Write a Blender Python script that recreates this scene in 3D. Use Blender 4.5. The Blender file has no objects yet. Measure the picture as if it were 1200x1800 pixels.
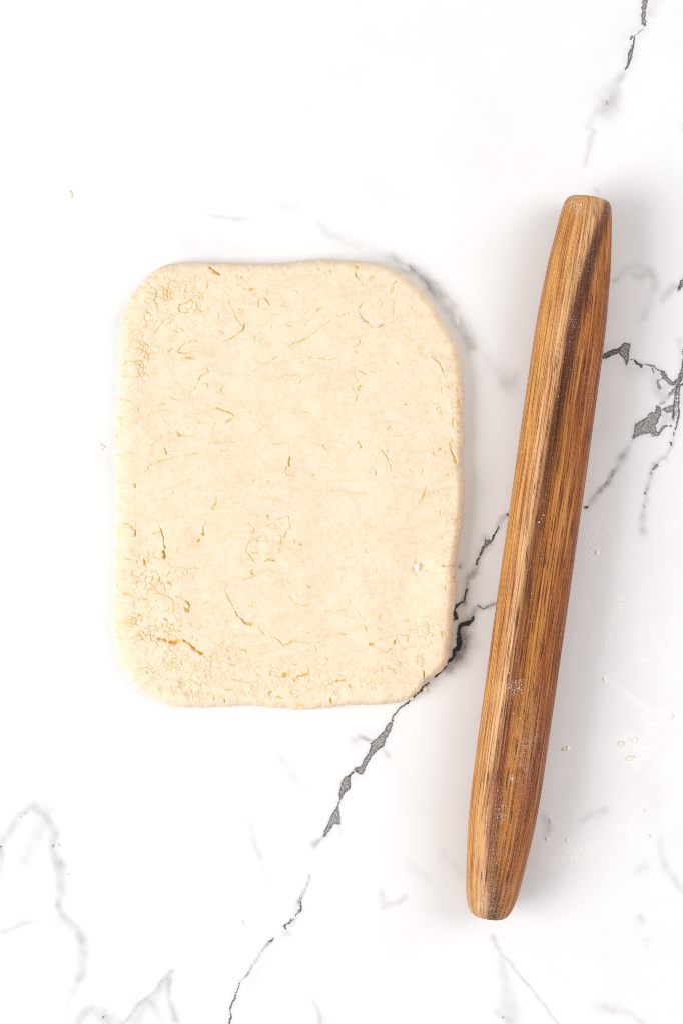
import bpy, math
import numpy as np

S = 0.00036            # metres per photograph pixel at the countertop
H = 1.40               # camera height above the countertop
scene = bpy.context.scene
R = math.radians

# ------------------------------------------------------------------ camera
cam = bpy.data.cameras.new('camera')
cam.sensor_fit = 'VERTICAL'
cam.sensor_height = 36.0
cam.lens = 36.0 * H / (1800 * S)
cam.clip_start = 0.01
cam.clip_end = 20
camo = bpy.data.objects.new('camera', cam)
scene.collection.objects.link(camo)
camo.location = (0, 0, H)
scene.camera = camo

# ------------------------------------------------------------------ light
world = bpy.data.worlds.new('World')
scene.world = world
world.use_nodes = True
bg = world.node_tree.nodes['Background']
bg.inputs[0].default_value = (1.0, 0.965, 0.945, 1)
bg.inputs[1].default_value = 0.585

def area(name, loc, target, sx, sy, power, col):
    l = bpy.data.lights.new(name, 'AREA')
    l.shape = 'RECTANGLE'; l.size = sx; l.size_y = sy
    l.energy = power; l.color = col
    o = bpy.data.objects.new(name, l)
    scene.collection.objects.link(o)
    o.location = loc
    import mathutils
    d = mathutils.Vector(target) - mathutils.Vector(loc)
    o.rotation_euler = d.to_track_quat('-Z', 'Y').to_euler()
    return o
area('window_light', (-2.30, -0.62, 1.85), (0.0, 0.0, 0.0), 1.9, 1.5, 71.0, (0.975, 1.0, 1.01))
area('fill_light', (2.0, 0.5, 1.9), (0.0, 0.0, 0.0), 1.6, 1.6, 27.0, (1.0, 0.985, 0.985))

scene.view_settings.view_transform = 'Standard'
scene.view_settings.look = 'None'
scene.view_settings.exposure = 0.0
scene.view_settings.gamma = 1.0
scene.render.engine = 'CYCLES'
scene.cycles.max_bounces = 10
scene.cycles.diffuse_bounces = 7
scene.cycles.glossy_bounces = 3
scene.cycles.use_denoising = False
scene.cycles.pixel_filter_type = 'BLACKMAN_HARRIS'
scene.cycles.filter_width = 0.95

# ------------------------------------------------------------------ helpers
rng = np.random.default_rng(7)
TAB = np.random.default_rng(11).random((256, 256)).astype(np.float32)

def vnoise(x, y, seed=0):
    x = np.asarray(x, np.float64) + seed * 17.31
    y = np.asarray(y, np.float64) + seed * 41.77
    xi = np.floor(x).astype(int); yi = np.floor(y).astype(int)
    fx = x - xi; fy = y - yi
    fx = fx * fx * fx * (fx * (fx * 6 - 15) + 10); fy = fy * fy * fy * (fy * (fy * 6 - 15) + 10)
    a = TAB[xi & 255, yi & 255]; b = TAB[(xi + 1) & 255, yi & 255]
    c = TAB[xi & 255, (yi + 1) & 255]; d = TAB[(xi + 1) & 255, (yi + 1) & 255]
    return (a * (1 - fx) + b * fx) * (1 - fy) + (c * (1 - fx) + d * fx) * fy * 1.0

def fbm(x, y, scale, octv=4, seed=0):
    r = 0; amp = 1; tot = 0
    for k in range(octv):
        f = 2.03 ** k / scale
        ca, sa = math.cos(k * 1.1), math.sin(k * 1.1)
        r = r + amp * (vnoise((x * ca - y * sa) * f, (x * sa + y * ca) * f, seed + k * 3) - 0.5)
        tot += amp; amp *= 0.5
    return r / tot          # about -0.5..0.5

REG = {  # zoomed views used for tracing: origin and scale
 'P': (0, 0, 1.0), 'A5': (930, 330, 4.444), 'A6': (880, 580, 3.75), 'A7': (780, 980, 2.857), 'A8': (780, 1350, 2.857),
 'B1': (380, 1160, 2.857), 'B2': (340, 1480, 2.857), 'B3': (0, 1350, 3.333), 'B4': (950, 0, 4.8),
 'C5': (1000, 900, 6.0), 'C6': (930, 1180, 4.444), 'C7': (780, 860, 5.294), 'C8': (1080, 560, 7.5),
 'D1': (190, 440, 3.636), 'D2': (500, 440, 3.636), 'D3': (190, 860, 3.636), 'D4': (500, 860, 3.636),
 'D5': (190, 700, 3.636), 'D6': (500, 700, 3.636), 'D7': (190, 1000, 5.0), 'D8': (430, 1060, 4.444), 'W': (180, 430, 1.818),
}
def px(reg, pts):
    ox, oy, s = REG[reg]
    return [(ox + p[0] / s, oy + p[1] / s) + tuple(p[2:]) for p in pts]

class Field:
    """samples on a regular grid of photograph pixels, made from traced lines"""
    def __init__(self, x0, y0, x1, y1, step, fill):
        self.x0, self.y0, self.step = x0, y0, step
        self.nx = int((x1 - x0) / step) + 1; self.ny = int((y1 - y0) / step) + 1
        self.a = np.full((self.ny, self.nx), fill, np.float32)
        self.xs = x0 + np.arange(self.nx) * step; self.ys = y0 + np.arange(self.ny) * step
    def win(self, xa, ya, xb, yb):
        i0 = max(0, int((xa - self.x0) / self.step)); i1 = min(self.nx, int((xb - self.x0) / self.step) + 2)
        j0 = max(0, int((ya - self.y0) / self.step)); j1 = min(self.ny, int((yb - self.y0) / self.step) + 2)
        if i1 <= i0 or j1 <= j0: return None
        X, Y = np.meshgrid(self.xs[i0:i1], self.ys[j0:j1])
        return (slice(j0, j1), slice(i0, i1)), X, Y
    def sample(self, x, y):
        u = np.clip((np.asarray(x) - self.x0) / self.step, 0, self.nx - 1.001)
        v = np.clip((np.asarray(y) - self.y0) / self.step, 0, self.ny - 1.001)
        i = u.astype(int); j = v.astype(int); fu = u - i; fv = v - j
        a = self.a
        return (a[j, i] * (1 - fu) + a[j, i + 1] * fu) * (1 - fv) + (a[j + 1, i] * (1 - fu) + a[j + 1, i + 1] * fu) * fv

def seg_dist(X, Y, p, q):
    dx, dy = q[0] - p[0], q[1] - p[1]
    L = dx * dx + dy * dy + 1e-9
    t = np.clip(((X - p[0]) * dx + (Y - p[1]) * dy) / L, 0, 1)
    return np.hypot(X - p[0] - t * dx, Y - p[1] - t * dy), t

def poly_sdf(X, Y, P):
    d = np.full(X.shape, 1e9); ins = np.zeros(X.shape, bool); n = len(P)
    for i in range(n):
        p, q = P[i], P[(i + 1) % n]
        d = np.minimum(d, seg_dist(X, Y, p, q)[0])
        c = ((p[1] > Y) != (q[1] > Y)) & (X < (q[0] - p[0]) * (Y - p[1]) / ((q[1] - p[1]) or 1e-9) + p[0])
        ins ^= c
    return np.where(ins, -d, d)

def mesh_object(name, verts, faces, mat, parent=None, attrs=None, smooth=True):
    me = bpy.data.meshes.new(name)
    verts = np.ascontiguousarray(verts, np.float32); faces = np.ascontiguousarray(faces, np.int32)
    n, k = faces.shape
    me.vertices.add(len(verts)); me.vertices.foreach_set('co', verts.ravel())
    me.loops.add(n * k); me.loops.foreach_set('vertex_index', faces.ravel())
    me.polygons.add(n)
    me.polygons.foreach_set('loop_start', np.arange(0, n * k, k, dtype=np.int32))
    me.polygons.foreach_set('loop_total', np.full(n, k, np.int32))
    me.polygons.foreach_set('use_smooth', np.full(n, smooth))
    me.update(calc_edges=True)
    for an, av in (attrs or {}).items():
        av = np.asarray(av, np.float32)
        if av.ndim == 2:
            at = me.attributes.new(an, 'FLOAT_VECTOR', 'POINT'); at.data.foreach_set('vector', av.ravel())
        else:
            at = me.attributes.new(an, 'FLOAT', 'POINT'); at.data.foreach_set('value', av)
    me.materials.append(mat)
    o = bpy.data.objects.new(name, me)
    scene.collection.objects.link(o)
    if parent: o.parent = parent
    return o

def tag(o, label=None, cat=None, group=None, kind=None):
    for k, v in (('label', label), ('category', cat), ('group', group), ('kind', kind)):
        if v: o[k] = v
    return o

def srgb(r, g, b, k=1.0):
    f = lambda c: (c / 255 / 12.92 if c <= 10 else ((c / 255 + 0.055) / 1.055) ** 2.4) * k
    return (f(r), f(g), f(b), 1)

class NT:
    """small node-tree builder"""
    def __init__(self, name):
        self.m = bpy.data.materials.new(name); self.m.use_nodes = True
        self.t = self.m.node_tree; self.b = self.t.nodes['Principled BSDF']
    def n(self, typ, **kw):
        nd = self.t.nodes.new(typ)
        for k, v in kw.items(): setattr(nd, k, v)
        return nd
    def put(self, sock, v):
        if isinstance(v, bpy.types.NodeSocket): self.t.links.new(v, sock)
        elif v is not None: sock.default_value = v
    def math(self, op, a, b=None, c=None, clamp=False):
        nd = self.n('ShaderNodeMath', operation=op, use_clamp=clamp)
        for i, v in enumerate((a, b, c)):
            if v is not None: self.put(nd.inputs[i], v)
        return nd.outputs[0]
    def ramp(self, v, a, b, lo=0.0, hi=1.0, smooth=True):
        nd = self.n('ShaderNodeMapRange', interpolation_type='SMOOTHSTEP' if smooth else 'LINEAR')
        self.put(nd.inputs[0], v)
        for i, q in zip((1, 2, 3, 4), (a, b, lo, hi)): nd.inputs[i].default_value = q
        return nd.outputs[0]
    def attr(self, name, vec=False):
        nd = self.n('ShaderNodeAttribute', attribute_name=name)
        return nd.outputs['Vector'] if vec else nd.outputs['Fac']
    def noise(self, vec, scale, detail=3.0, rough=0.55, dist=0.0):
        nd = self.n('ShaderNodeTexNoise')
        self.put(nd.inputs['Vector'], vec); nd.inputs['Scale'].default_value = scale
        nd.inputs['Detail'].default_value = detail; nd.inputs['Roughness'].default_value = rough
        nd.inputs['Distortion'].default_value = dist
        return nd.outputs[0]
    def scale(self, vec, s, off=(0, 0, 0), rot=0.0):
        nd = self.n('ShaderNodeMapping'); self.put(nd.inputs[0], vec)
        nd.inputs['Scale'].default_value = s; nd.inputs['Rotation'].default_value = (0, 0, rot); nd.inputs['Location'].default_value = off
        return nd.outputs[0]
    def mix(self, f, a, b, mode='MIX'):
        nd = self.n('ShaderNodeMix', data_type='RGBA', blend_type=mode)
        self.put(nd.inputs[0], f); self.put(nd.inputs[6], a); self.put(nd.inputs[7], b)
        return nd.outputs[2]
    def cramp(self, v, stops):
        nd = self.n('ShaderNodeValToRGB'); self.put(nd.inputs[0], v)
        e = nd.color_ramp.elements
        while len(e) < len(stops): e.new(0.5)
        for el, (p, c) in zip(e, stops): el.position = p; el.color = c
        return nd.outputs[0]
    def bump(self, h, strength, dist, normal=None):
        nd = self.n('ShaderNodeBump'); self.put(nd.inputs['Height'], h)
        nd.inputs['Strength'].default_value = strength; nd.inputs['Distance'].default_value = dist
        if normal is not None: self.put(nd.inputs['Normal'], normal)
        return nd.outputs[0]

def to_world(x, y, z):
    """photograph pixel and height -> place on the bench"""
    k = S * (1 - np.asarray(z) / H)
    return (np.asarray(x) - 600) * k, (900 - np.asarray(y)) * k

# ------------------------------------------------------------------ marble
# dark veins: (view, [(x, y, half width)], strength)
VEINS = [
 ('B4', [(885,-60,4.2),(880,0,4),(866,70,3.4),(862,140,3.6),(868,185,4.2),(874,208,2.6)], .62),
 ('B4', [(862,245,.6),(830,260,.9),(808,290,.8),(790,306,.7)], .3),
 ('B4', [(755,335,.9),(772,312,1.6),(790,312,1.0),(782,352,1.4),(768,400,2.6),(758,440,3.6),(748,480,3.6),(742,520,2.8),(728,560,1.7),(712,582,1.4)], .68),
 ('B4', [(558,855,1.2),(562,878,1.0)], .25),
 # from the pin to the right edge
 ('C8', [(-190,520,3.5),(-150,505,4),(-110,480,5.2),(-60,462,4.2),(0,440,4.5),(45,420,3.5),(70,400,3)], .85),
 ('C8', [(190,545,.8),(240,535,.8)], .5),
 ('C8', [(245,545,1.0),(270,575,2.6),(300,590,1.6),(325,605,1.6),(345,630,3.0),(365,640,.8)], .8),
 ('C8', [(375,605,.7),(430,610,1.0),(460,620,2.0),(515,620,1.6),(540,660,1.0),(600,690,1.4)], .55),
 ('C8', [(480,630,.9),(500,690,1.2),(515,715,.6)], .6),
 ('C8', [(610,690,1.2),(640,720,3.4),(660,780,4.2),(700,810,3.8),(740,860,3.6),(790,855,2.4),(830,800,3.8),(850,760,2.4),(880,680,1.6),(893,600,1.8),(895,540,1.6)], .68),
 ('C8', [(640,760,1.6),(600,800,.8),(560,820,1.4),(565,860,2.2),(590,910,2.8),(590,930,1.0)], .45),
 ('C8', [(905,480,1.8),(900,455,1.5),(915,400,3)], .8),
 ('C8', [(905,700,1.6),(870,800,2.0),(830,870,2.2),(810,930,1.8),(790,1010,1.5),(780,1100,1.2),(772,1200,1.6),(765,1320,1.4),(762,1355,.6)], .72),
 ('C8', [(890,860,1.8),(850,890,1.4),(838,960,1.2),(835,1100,1.6),(838,1200,1.7),(840,1290,1.3),(815,1400,1.0),(795,1470,.9)], .7),
 ('C8', [(815,930,.8),(808,1060,.9),(800,1180,.8),(800,1280,.6)], .6),
 ('C8', [(800,920,2.0),(760,950,1.8),(710,1000,1.0)], .55), ('C8', [(790,960,1.0),(740,1000,.9),(700,1040,.6)], .45),
 ('C8', [(600,1120,1.3),(650,1100,1.2)], .5),
 ('C8', [(780,1505,.8),(768,1540,1.2)], .6), ('C8', [(742,1640,1.7),(745,1660,1.3)], .85),
 ('C8', [(730,1415,1.6),(745,1420,1.2)], .6),
 ('C8', [(485,1540,1.0),(560,1535,1.6),(610,1480,2.2),(650,1420,2.6),(680,1410,2.2)], .6),
 ('A5', [(1200,735,2.2),(1172,775,2.8),(1160,800,1.6)], .7), ('A5', [(1200,740,5),(1240,700,5),(1300,660,4)], .7),
 ('A6', [(1000,915,2.0),(1025,895,2.4)], .55), ('A6', [(985,950,1.2),(990,940,.8)], .5),
 ('A6', [(948,1070,1.3),(948,1085,.9)], .6), ('A6', [(940,1155,1.6),(945,1175,1.8)], .35),
 ('A6', [(552,1172,1.5),(566,1168,2.4)], .75),
 ('A6', [(735,955,1.0),(742,945,.8)], .35), ('A6', [(680,1040,.8),(700,1000,1.2)], .3),
 # between the dough and the pin
 ('C7', [(585,238,1.6),(590,236,1.2),(700,200,1)], .85),
 ('C7', [(505,355,.7),(490,385,1.4),(470,425,1.5),(445,475,1.3),(430,488,.9)], .85),
 ('C7', [(360,540,1.2),(345,590,2.2),(325,640,1.2),(310,655,1.8),(305,695,1.1)], .8),
 ('C7', [(215,875,1.0),(212,880,.8)], .6),
 ('C7', [(210,925,1.2),(195,985,1.1),(185,1035,1.4),(150,1060,1.7),(118,1085,2.4),(100,1110,2.4),(92,1150,2.2)], .9),
 ('C7', [(100,1160,3),(110,1195,3.4),(95,1210,2)], .95),
 ('C7', [(325,1078,1.0),(345,1108,1.1),(375,1112,1.0),(405,1092,.9),(440,1080,.7),(480,1065,1.1),(520,1058,1)], .62),
 ('C7', [(270,1190,1.4),(255,1225,3.2),(215,1250,4.2),(165,1255,3.0),(140,1285,2.4),(130,1350,3.8),(145,1420,5.5),(130,1480,4.6),(95,1500,2.6),(90,1550,2.2)], 1.0),
 ('C7', [(100,1545,1.8),(60,1585,2.6),(20,1615,3.2),(5,1650,2.6),(-30,1690,1.4),(-80,1740,2)], 1.0),
 ('C7', [(140,720,1.2),(142,724,1.0)], .35),
 # below the dough
 ('B1', [(1060,120,2.5),(1000,175,1.6),(985,195,1.5),(960,215,2.2),(935,230,1.5),(905,258,1.0),(888,285,1.0),(886,312,.9)], .8),
 ('B2', [(536,298,.8),(540,320,1.1),(538,345,1.3),(530,352,.8)], .75), ('B2', [(530,340,.9),(510,375,.9),(500,398,.7)], .7),
 ('B2', [(492,393,1.6),(478,408,1.3),(462,415,1.2),(458,425,2.2),(464,436,1.2)], .72),
 ('B2', [(402,487,.9),(392,496,1.8),(378,502,1.0)], .72), ('B2', [(378,504,.7),(360,520,.5)], .4),
 ('B2', [(282,650,.5),(270,668,.9),(258,678,.6)], .5),
 ('B2', [(232,708,.5),(222,740,.8),(212,760,1.1),(208,785,1.3),(196,810,1.1),(188,830,1.6),(184,850,1.0),(190,875,1.0),(184,900,.9),(180,930,1.1),(170,1000,1.4)], .72),
 # little dark specks in the pale lower left clouds
 ('B3', [(-8,462,1.2),(8,458,1.0)], .8), ('B3', [(310,460,.8),(316,448,.6)], 0.615), ('B3', [(118,288,.6),(126,286,.5)], .6),
 ('B3', [(148,268,.6),(152,260,.5)], .5), ('B3', [(604,1468,.7),(614,1450,.6)], .8), ('B3', [(348,448,.5),(350,450,.4)], .5),
 ('B3', [(402,622,.5),(405,625,.4)], 0.287),
 ('A8', [(290,1250,.8),(300,1256,.6)], .5), ('A8', [(525,262,1.2),(530,275,.8)], .4),
]
BLOBS = [  # grey patches with dark rims: (view, outline, strength)
 ('C8', [(60,400),(75,370),(110,330),(150,322),(200,325),(202,360),(195,400),(182,450),(180,510),(172,550),(148,615),(132,570),(110,530),(70,490),(50,460)], .72),
 ('C8', [(225,1600),(230,1560),(250,1500),(255,1430),(270,1390),(330,1350),(385,1320),(430,1300),(440,1260),(480,1235),(530,1240),(545,1150),(570,1150),(600,1180),(610,1240),(585,1320),(560,1370),(535,1400),(545,1450),(555,1510),(520,1530),(450,1515),(400,1515),(340,1535),(290,1560),(250,1585)], .64),
 ('C8', [(620,1200),(660,1170),(710,1145),(760,1140),(775,1170),(772,1215),(720,1240),(660,1238)], .6),
 ('C7', [(385,450),(392,468),(405,475),(415,462),(430,480),(432,500),(400,530),(375,550),(362,580),(345,610),(330,600),(350,550),(365,520),(375,490)], .72),
 ('B1', [(884,312),(880,340),(872,362),(850,395),(842,430),(820,445),(800,462),(782,482),(765,510),(745,545),(738,576),(715,574),(700,560),(728,528),(748,490),(768,458),(776,430),(772,420),(800,395),(828,368),(848,355),(850,335),(868,314)], .66),
 ('B1', [(692,548),(700,538),(725,536),(738,556),(732,574),(700,565)], .72),
 ('B1', [(692,556),(690,570),(674,585),(672,648),(648,662),(632,690),(622,708),(617,690),(618,655),(630,610),(645,586),(668,578),(680,562)], .68),
 ('B1', [(622,708),(612,735),(618,770),(621,800),(618,828),(600,822),(585,830),(570,858),(548,885),(536,890),(540,868),(560,825),(575,785),(598,748),(616,712)], .62),
]
# soft grey clouds: (view, [(x, y, radius)], amount)
HAZE = [
 ('B4', [(880,0,9),(868,200,10),(780,320,10),(750,480,10),(712,590,7),(650,670,7)], .10),
 ('B4', [(1000,-40,5),(960,50,6),(930,100,7)], .10),
 ('B4', [(706,610,4),(680,650,5),(620,710,7),(590,770,10),(565,850,13),(560,920,14)], .20), ('B4', [(640,790,8),(590,900,14),(500,915,6),(440,980,5),(390,1060,6)], .09),
 ('B4', [(432,1100,3),(408,1225,4),(372,1390,3)], .17), ('B4', [(1190,1050,6),(1180,1100,5)], .06),
 ('B4', [(700,300,30),(560,560,36),(420,900,30)], .03),
 ('A5', [(660,722,3),(690,716,3)], .30), ('A5', [(700,690,4),(760,640,7),(820,605,6),(860,610,5)], .13),
 ('A5', [(815,680,4),(870,690,6),(920,640,7),(970,690,6),(985,760,6)], .20), ('A5', [(975,800,6),(950,890,7),(890,1030,6)], .13),
 ('A5', [(1170,770,5),(1110,780,6),(1070,830,7),(1040,870,5)], .22), ('A5', [(520,20,3),(545,50,3)], .16), ('A5', [(780,230,18),(840,480,16)], .05),
 ('A6', [(760,150,20),(860,280,10),(1000,260,8)], .10), ('C8', [(580,720,8),(590,800,8),(640,900,12),(660,1010,12),(640,1100,8)], .22), ('C8', [(520,780,6),(560,1000,5)], .10),
 ('C8', [(640,1300,8),(720,1300,8),(600,1400,6),(810,1150,6),(800,1350,5)], .24),
 ('A6', [(862,722,2.2),(835,765,3.5),(800,830,5.5)], .24), ('A6', [(800,830,5),(745,925,4.5),(700,1010,4.5),(660,1060,4)], .28), ('A6', [(745,925,1.6),(715,985,1.8),(690,1020,2),(650,1065,1.6),(600,1120,1.4)], .34), ('A6', [(660,1060,5),(610,1110,6),(565,1160,4)], .20),
 ('A6', [(730,935,2.4),(680,1030,2.2)], .3),
 ('A6', [(1140,690,2),(1110,800,3),(1090,840,3),(1050,850,3),(1020,890,4)], .26), ('A6', [(1010,900,4),(975,980,4),(955,1040,4)], .26), ('A6', [(950,1050,3),(945,1170,5),(930,1290,5),(935,1330,6)], .24), ('A6', [(930,1380,9),(960,1440,8)], .07),
 ('A6', [(1200,160,5),(1185,300,5),(1200,500,7)], .12), ('A6', [(1185,80,6),(1190,140,4)], .2),
 ('A6', [(0,300,12),(50,350,14),(100,300,8)], .10), ('P', [(858,630,10),(885,665,16),(905,690,10)], .08),
 ('C7', [(590,240,3),(540,275,3.5),(510,320,3.5),(500,360,4)], .34), ('C7', [(380,460,7),(430,490,6),(360,590,7),(310,690,5)], .25), ('C7', [(300,720,4),(275,790,5),(225,840,5),(215,880,4),(210,940,3),(185,1040,4)], .42),
 ('C7', [(150,720,3)], .3), ('C7', [(160,700,4),(135,735,4)], .2),
 ('C7', [(180,1050,5),(110,1090,6),(100,1200,6)], .35), ('C7', [(325,1090,3),(360,1115,4),(410,1095,4),(480,1065,4)], .32), ('C7', [(290,1130,6),(265,1185,7),(225,1240,9)], .5),
 ('C7', [(150,1260,6),(170,1380,12),(170,1450,12),(110,1560,10),(30,1640,10)], .55), ('C7', [(210,1400,5),(160,1560,8),(60,1680,8)], .25), ('C7', [(250,1450,14),(180,1600,14)], .1),
 ('B1', [(930,230,4),(880,300,5),(800,430,7),(720,550,7),(640,640,7),(590,800,7)], .10), ('B1', [(775,415,2),(750,395,3),(725,385,3)], .30), ('B1', [(715,390,5),(690,412,5)], .12),
 ('B1', [(835,445,4),(860,475,5)], .16), ('B1', [(700,440,12),(760,380,10)], .04), ('B1', [(545,885,2.5),(525,905,4),(495,925,6)], .3), ('B1', [(610,830,4),(620,860,4)], .1),
 ('B1', [(300,470,6),(370,540,6),(410,610,6),(455,660,4)], .07), ('B1', [(160,800,5),(185,880,5),(210,980,5)], .08),
 ('B2', [(290,-10,4),(330,60,5),(380,200,4)], .07), ('B2', [(585,165,1.5),(560,240,2.2),(530,300,3)], .36), ('B2', [(530,300,5),(500,390,6),(460,430,6),(470,460,5)], .16),
 ('B2', [(400,490,2),(370,515,1.8),(310,590,1.8),(280,660,2),(235,695,1.8)], .36), ('B2', [(470,470,10),(380,560,12),(270,740,10),(210,860,8)], .05), ('B2', [(215,730,4),(185,860,5)], .12),
 ('B2', [(940,240,4),(960,320,5),(1010,310,3),(1065,272,3)], .15), ('B2', [(1080,120,8),(1180,190,8)], .06), ('B2', [(595,800,3),(625,860,3.5),(635,930,4)], .16), ('B2', [(640,880,8),(680,930,8)], .06),
 ('B3', [(-30,500,8),(10,450,8),(60,370,7),(130,270,6),(200,225,6),(270,280,6),(325,370,7),(320,480,7),(350,560,7)], 0.139),
 ('B3', [(150,200,5),(260,230,10),(330,260,6)], 0.049), ('B3', [(370,310,4),(400,300,3)], 0.066),
 ('B3', [(10,470,4),(10,560,4),(-10,650,5)], 0.115), ('B3', [(240,330,12),(200,450,14),(140,550,8)], 0.082), ('B3', [(350,560,9),(360,680,9),(345,800,6)], 0.115), ('B3', [(340,800,5),(370,880,6),(440,930,7),(480,1000,8)], 0.148),
 ('B3', [(480,1000,8),(490,1100,9),(480,1230,7)], 0.139), ('B3', [(460,1240,6),(410,1340,6),(400,1420,6)], 0.066), ('B3', [(300,880,8),(350,920,8)], 0.066),
 ('B3', [(-20,985,4),(50,955,4),(130,910,4),(220,890,4)], 0.115),
 ('B3', [(1015,1185,1.5),(930,1275,2),(820,1385,2.5),(740,1475,2.5),(700,1510,3)], 0.197), ('B3', [(1010,1200,5),(930,1310,7),(850,1400,9),(800,1480,12)], 0.123), ('B3', [(1000,1230,3),(985,1350,4),(1000,1400,6),(1040,1480,7)], 0.164),
 ('B3', [(900,1380,5),(940,1470,8)], 0.115), ('B3', [(540,1410,5),(480,1450,8),(450,1500,10)], 0.131), ('B3', [(600,1450,12),(640,1490,16)], 0.131),
 ('P', [(880,1685,5),(890,1740,10),(900,1790,14)], .09), ('A8', [(240,850,4),(285,935,2),(340,990,2),(420,1090,2),(490,1180,2),(570,1285,2),(620,1350,2)], .22), ('A8', [(290,950,5),(310,1100,7),(330,1280,10)], .06), ('A8', [(270,1230,6),(330,1275,5)], .12),
 ('A8', [(800,1205,7),(870,1215,5),(950,1240,4),(1000,1286,5)], .13), ('A8', [(760,1190,8),(850,1190,7)], .05),
 ('A8', [(500,250,5),(525,290,5),(515,340,6)], .25), ('A8', [(690,265,5),(740,235,5),(800,215,5)], .15), ('A8', [(0,430,8),(90,540,8)], .07), ('A8', [(470,380,12),(430,560,14),(380,640,10)], .06),
 ('A8', [(970,510,8),(1010,490,8)], .13), ('A8', [(1070,370,6),(1110,500,7),(1150,550,6),(1200,620,5)], .14), ('A8', [(985,750,5),(985,765,5)], .18), ('A8', [(1015,870,6),(1020,880,6)], .09),
 ('P', [(368,378,3),(386,384,3),(410,386,3),(436,384,3)], .14), ('P', [(500,364,6),(520,362,5)], .09), ('P', [(560,395,5),(580,415,9),(640,440,12),(700,455,9)], .10),
 ('P', [(690,455,8),(735,480,8),(770,520,10),(800,560,10),(830,610,10)], .26), ('P', [(722,470,3),(748,498,3),(765,520,2)], .3), ('P', [(760,500,5),(800,540,5)], .1),
 ('P', [(330,430,14),(440,436,10)], .04), ('P', [(620,50,30),(780,120,40),(880,220,30)], .012), ('P', [(760,270,30),(850,300,26)], .012),
 ('P', [(1060,760,18),(1075,700,14)], .05), ('P', [(1130,1350,20),(1180,1480,20)], .03),
]
xa, ya, xb, yb = -200, -200, 1400, 2000
SD = Field(xa, ya, xb, yb, 1.0, 12.0)
ST = Field(xa, ya, xb, yb, 1.0, 0.5)
HZ = Field(xa, ya, xb, yb, 2.0, 0.0)

def add_sd(win, sd, st):
    sl = win[0]
    m = sd < SD.a[sl]
    SD.a[sl] = np.where(m, sd, SD.a[sl]); ST.a[sl] = np.where(m, st, ST.a[sl])

for reg, pts, st in VEINS:
    P = px(reg, pts)
    for p, q in zip(P[:-1], P[1:]):
        w = SD.win(min(p[0], q[0]) - 16, min(p[1], q[1]) - 16, max(p[0], q[0]) + 16, max(p[1], q[1]) + 16)
        if w is None: continue
        X = w[1] + 2.6 * fbm(w[1], w[2], 9, 3, 5); Y = w[2] + 2.6 * fbm(w[1], w[2], 9, 3, 9)
        d, t = seg_dist(X, Y, p, q)
        wd = (p[2] + (q[2] - p[2]) * t) * (1 + 0.9 * fbm(w[1], w[2], 5, 2, 2))
        add_sd(w, d - wd, st)
for reg, pts, st in BLOBS:
    P = px(reg, pts)
    xs = [p[0] for p in P]; ys = [p[1] for p in P]
    w = SD.win(min(xs) - 14, min(ys) - 14, max(xs) + 14, max(ys) + 14)
    X = w[1] + 2.4 * fbm(w[1], w[2], 7, 3, 5); Y = w[2] + 2.4 * fbm(w[1], w[2], 7, 3, 9)
    add_sd(w, poly_sdf(X, Y, P), st)
for reg, pts, am in HAZE:
    P = px(reg, pts)
    if len(P) == 1: P = P * 2
    xs = [p[0] for p in P]; ys = [p[1] for p in P]; rm = max(p[2] for p in P) * 3.2 + 6
    w = HZ.win(min(xs) - rm, min(ys) - rm, max(xs) + rm, max(ys) + rm)
    if w is None: continue
    X = w[1] + 9 * fbm(w[1], w[2], 22, 4, 15); Y = w[2] + 9 * fbm(w[1], w[2], 22, 4, 19)
    v = np.zeros(X.shape)
    for p, q in zip(P[:-1], P[1:]):
        d, t = seg_dist(X, Y, p, q)
        v = np.maximum(v, np.exp(-(d / (1.25 * (p[2] + (q[2] - p[2]) * t))) ** 2))
    v = v * am * (1 + 1.3 * fbm(w[1], w[2], 13, 4, 30))
    HZ.a[w[0]] = 1 - (1 - HZ.a[w[0]]) * (1 - v * (1.9 if reg == 'B3' else 1.35))

mm = NT('polished_marble')
geo = mm.n('ShaderNodeTexCoord').outputs['Object']
sd = mm.attr('vein_edge'); st = mm.attr('vein_strength'); hz = mm.attr('cloud')
n1 = mm.noise(geo, 800, 3, 0.7); n2 = mm.noise(geo, 900, 3, 0.75); n3 = mm.noise(geo, 700, 3, 0.6); n4 = mm.noise(geo, 14, 5, 0.6)
sdn = mm.math('MULTIPLY_ADD', mm.math('SUBTRACT', n1, 0.5), 7.0, sd)
mask = mm.ramp(sdn, 1.1, -0.8)
mask = mm.math('MULTIPLY', mask, mm.ramp(st, 0.0, 0.75, 0.25, 1.0, False))
inner = mm.ramp(sdn, -3.2, -0.9)               # 1 at the rim, 0 inside
grain = mm.ramp(n2, 0.42, 0.58)
grey = mm.mix(grain, srgb(88, 86, 85), srgb(178, 175, 173))
rim = mm.mix(mm.ramp(n3, 0.35, 0.65), srgb(30, 29, 29), srgb(86, 84, 82))
vein = mm.mix(mm.math('MULTIPLY', inner, 0.85), grey, rim)
vein = mm.mix(mm.ramp(st, 0.7, 1.0), vein, srgb(48, 44, 43))
halo = mm.ramp(sd, 9.0, 0.0, 0.0, 0.22)
base = mm.mix(mm.ramp(n4, 0.42, 0.72), (0.855, 0.855, 0.857, 1), (0.832, 0.829, 0.826, 1))
hzn = mm.math('MULTIPLY', hz, mm.ramp(mm.noise(geo, 900, 3, 0.6), 0.3, 0.7, 0.82, 1.15), clamp=True)
hz2 = mm.math('MAXIMUM', hzn, mm.math('MULTIPLY', halo, st))
col = mm.mix(hz2, base, (0.235, 0.215, 0.205, 1))
col = mm.mix(mask, col, vein)
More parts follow.
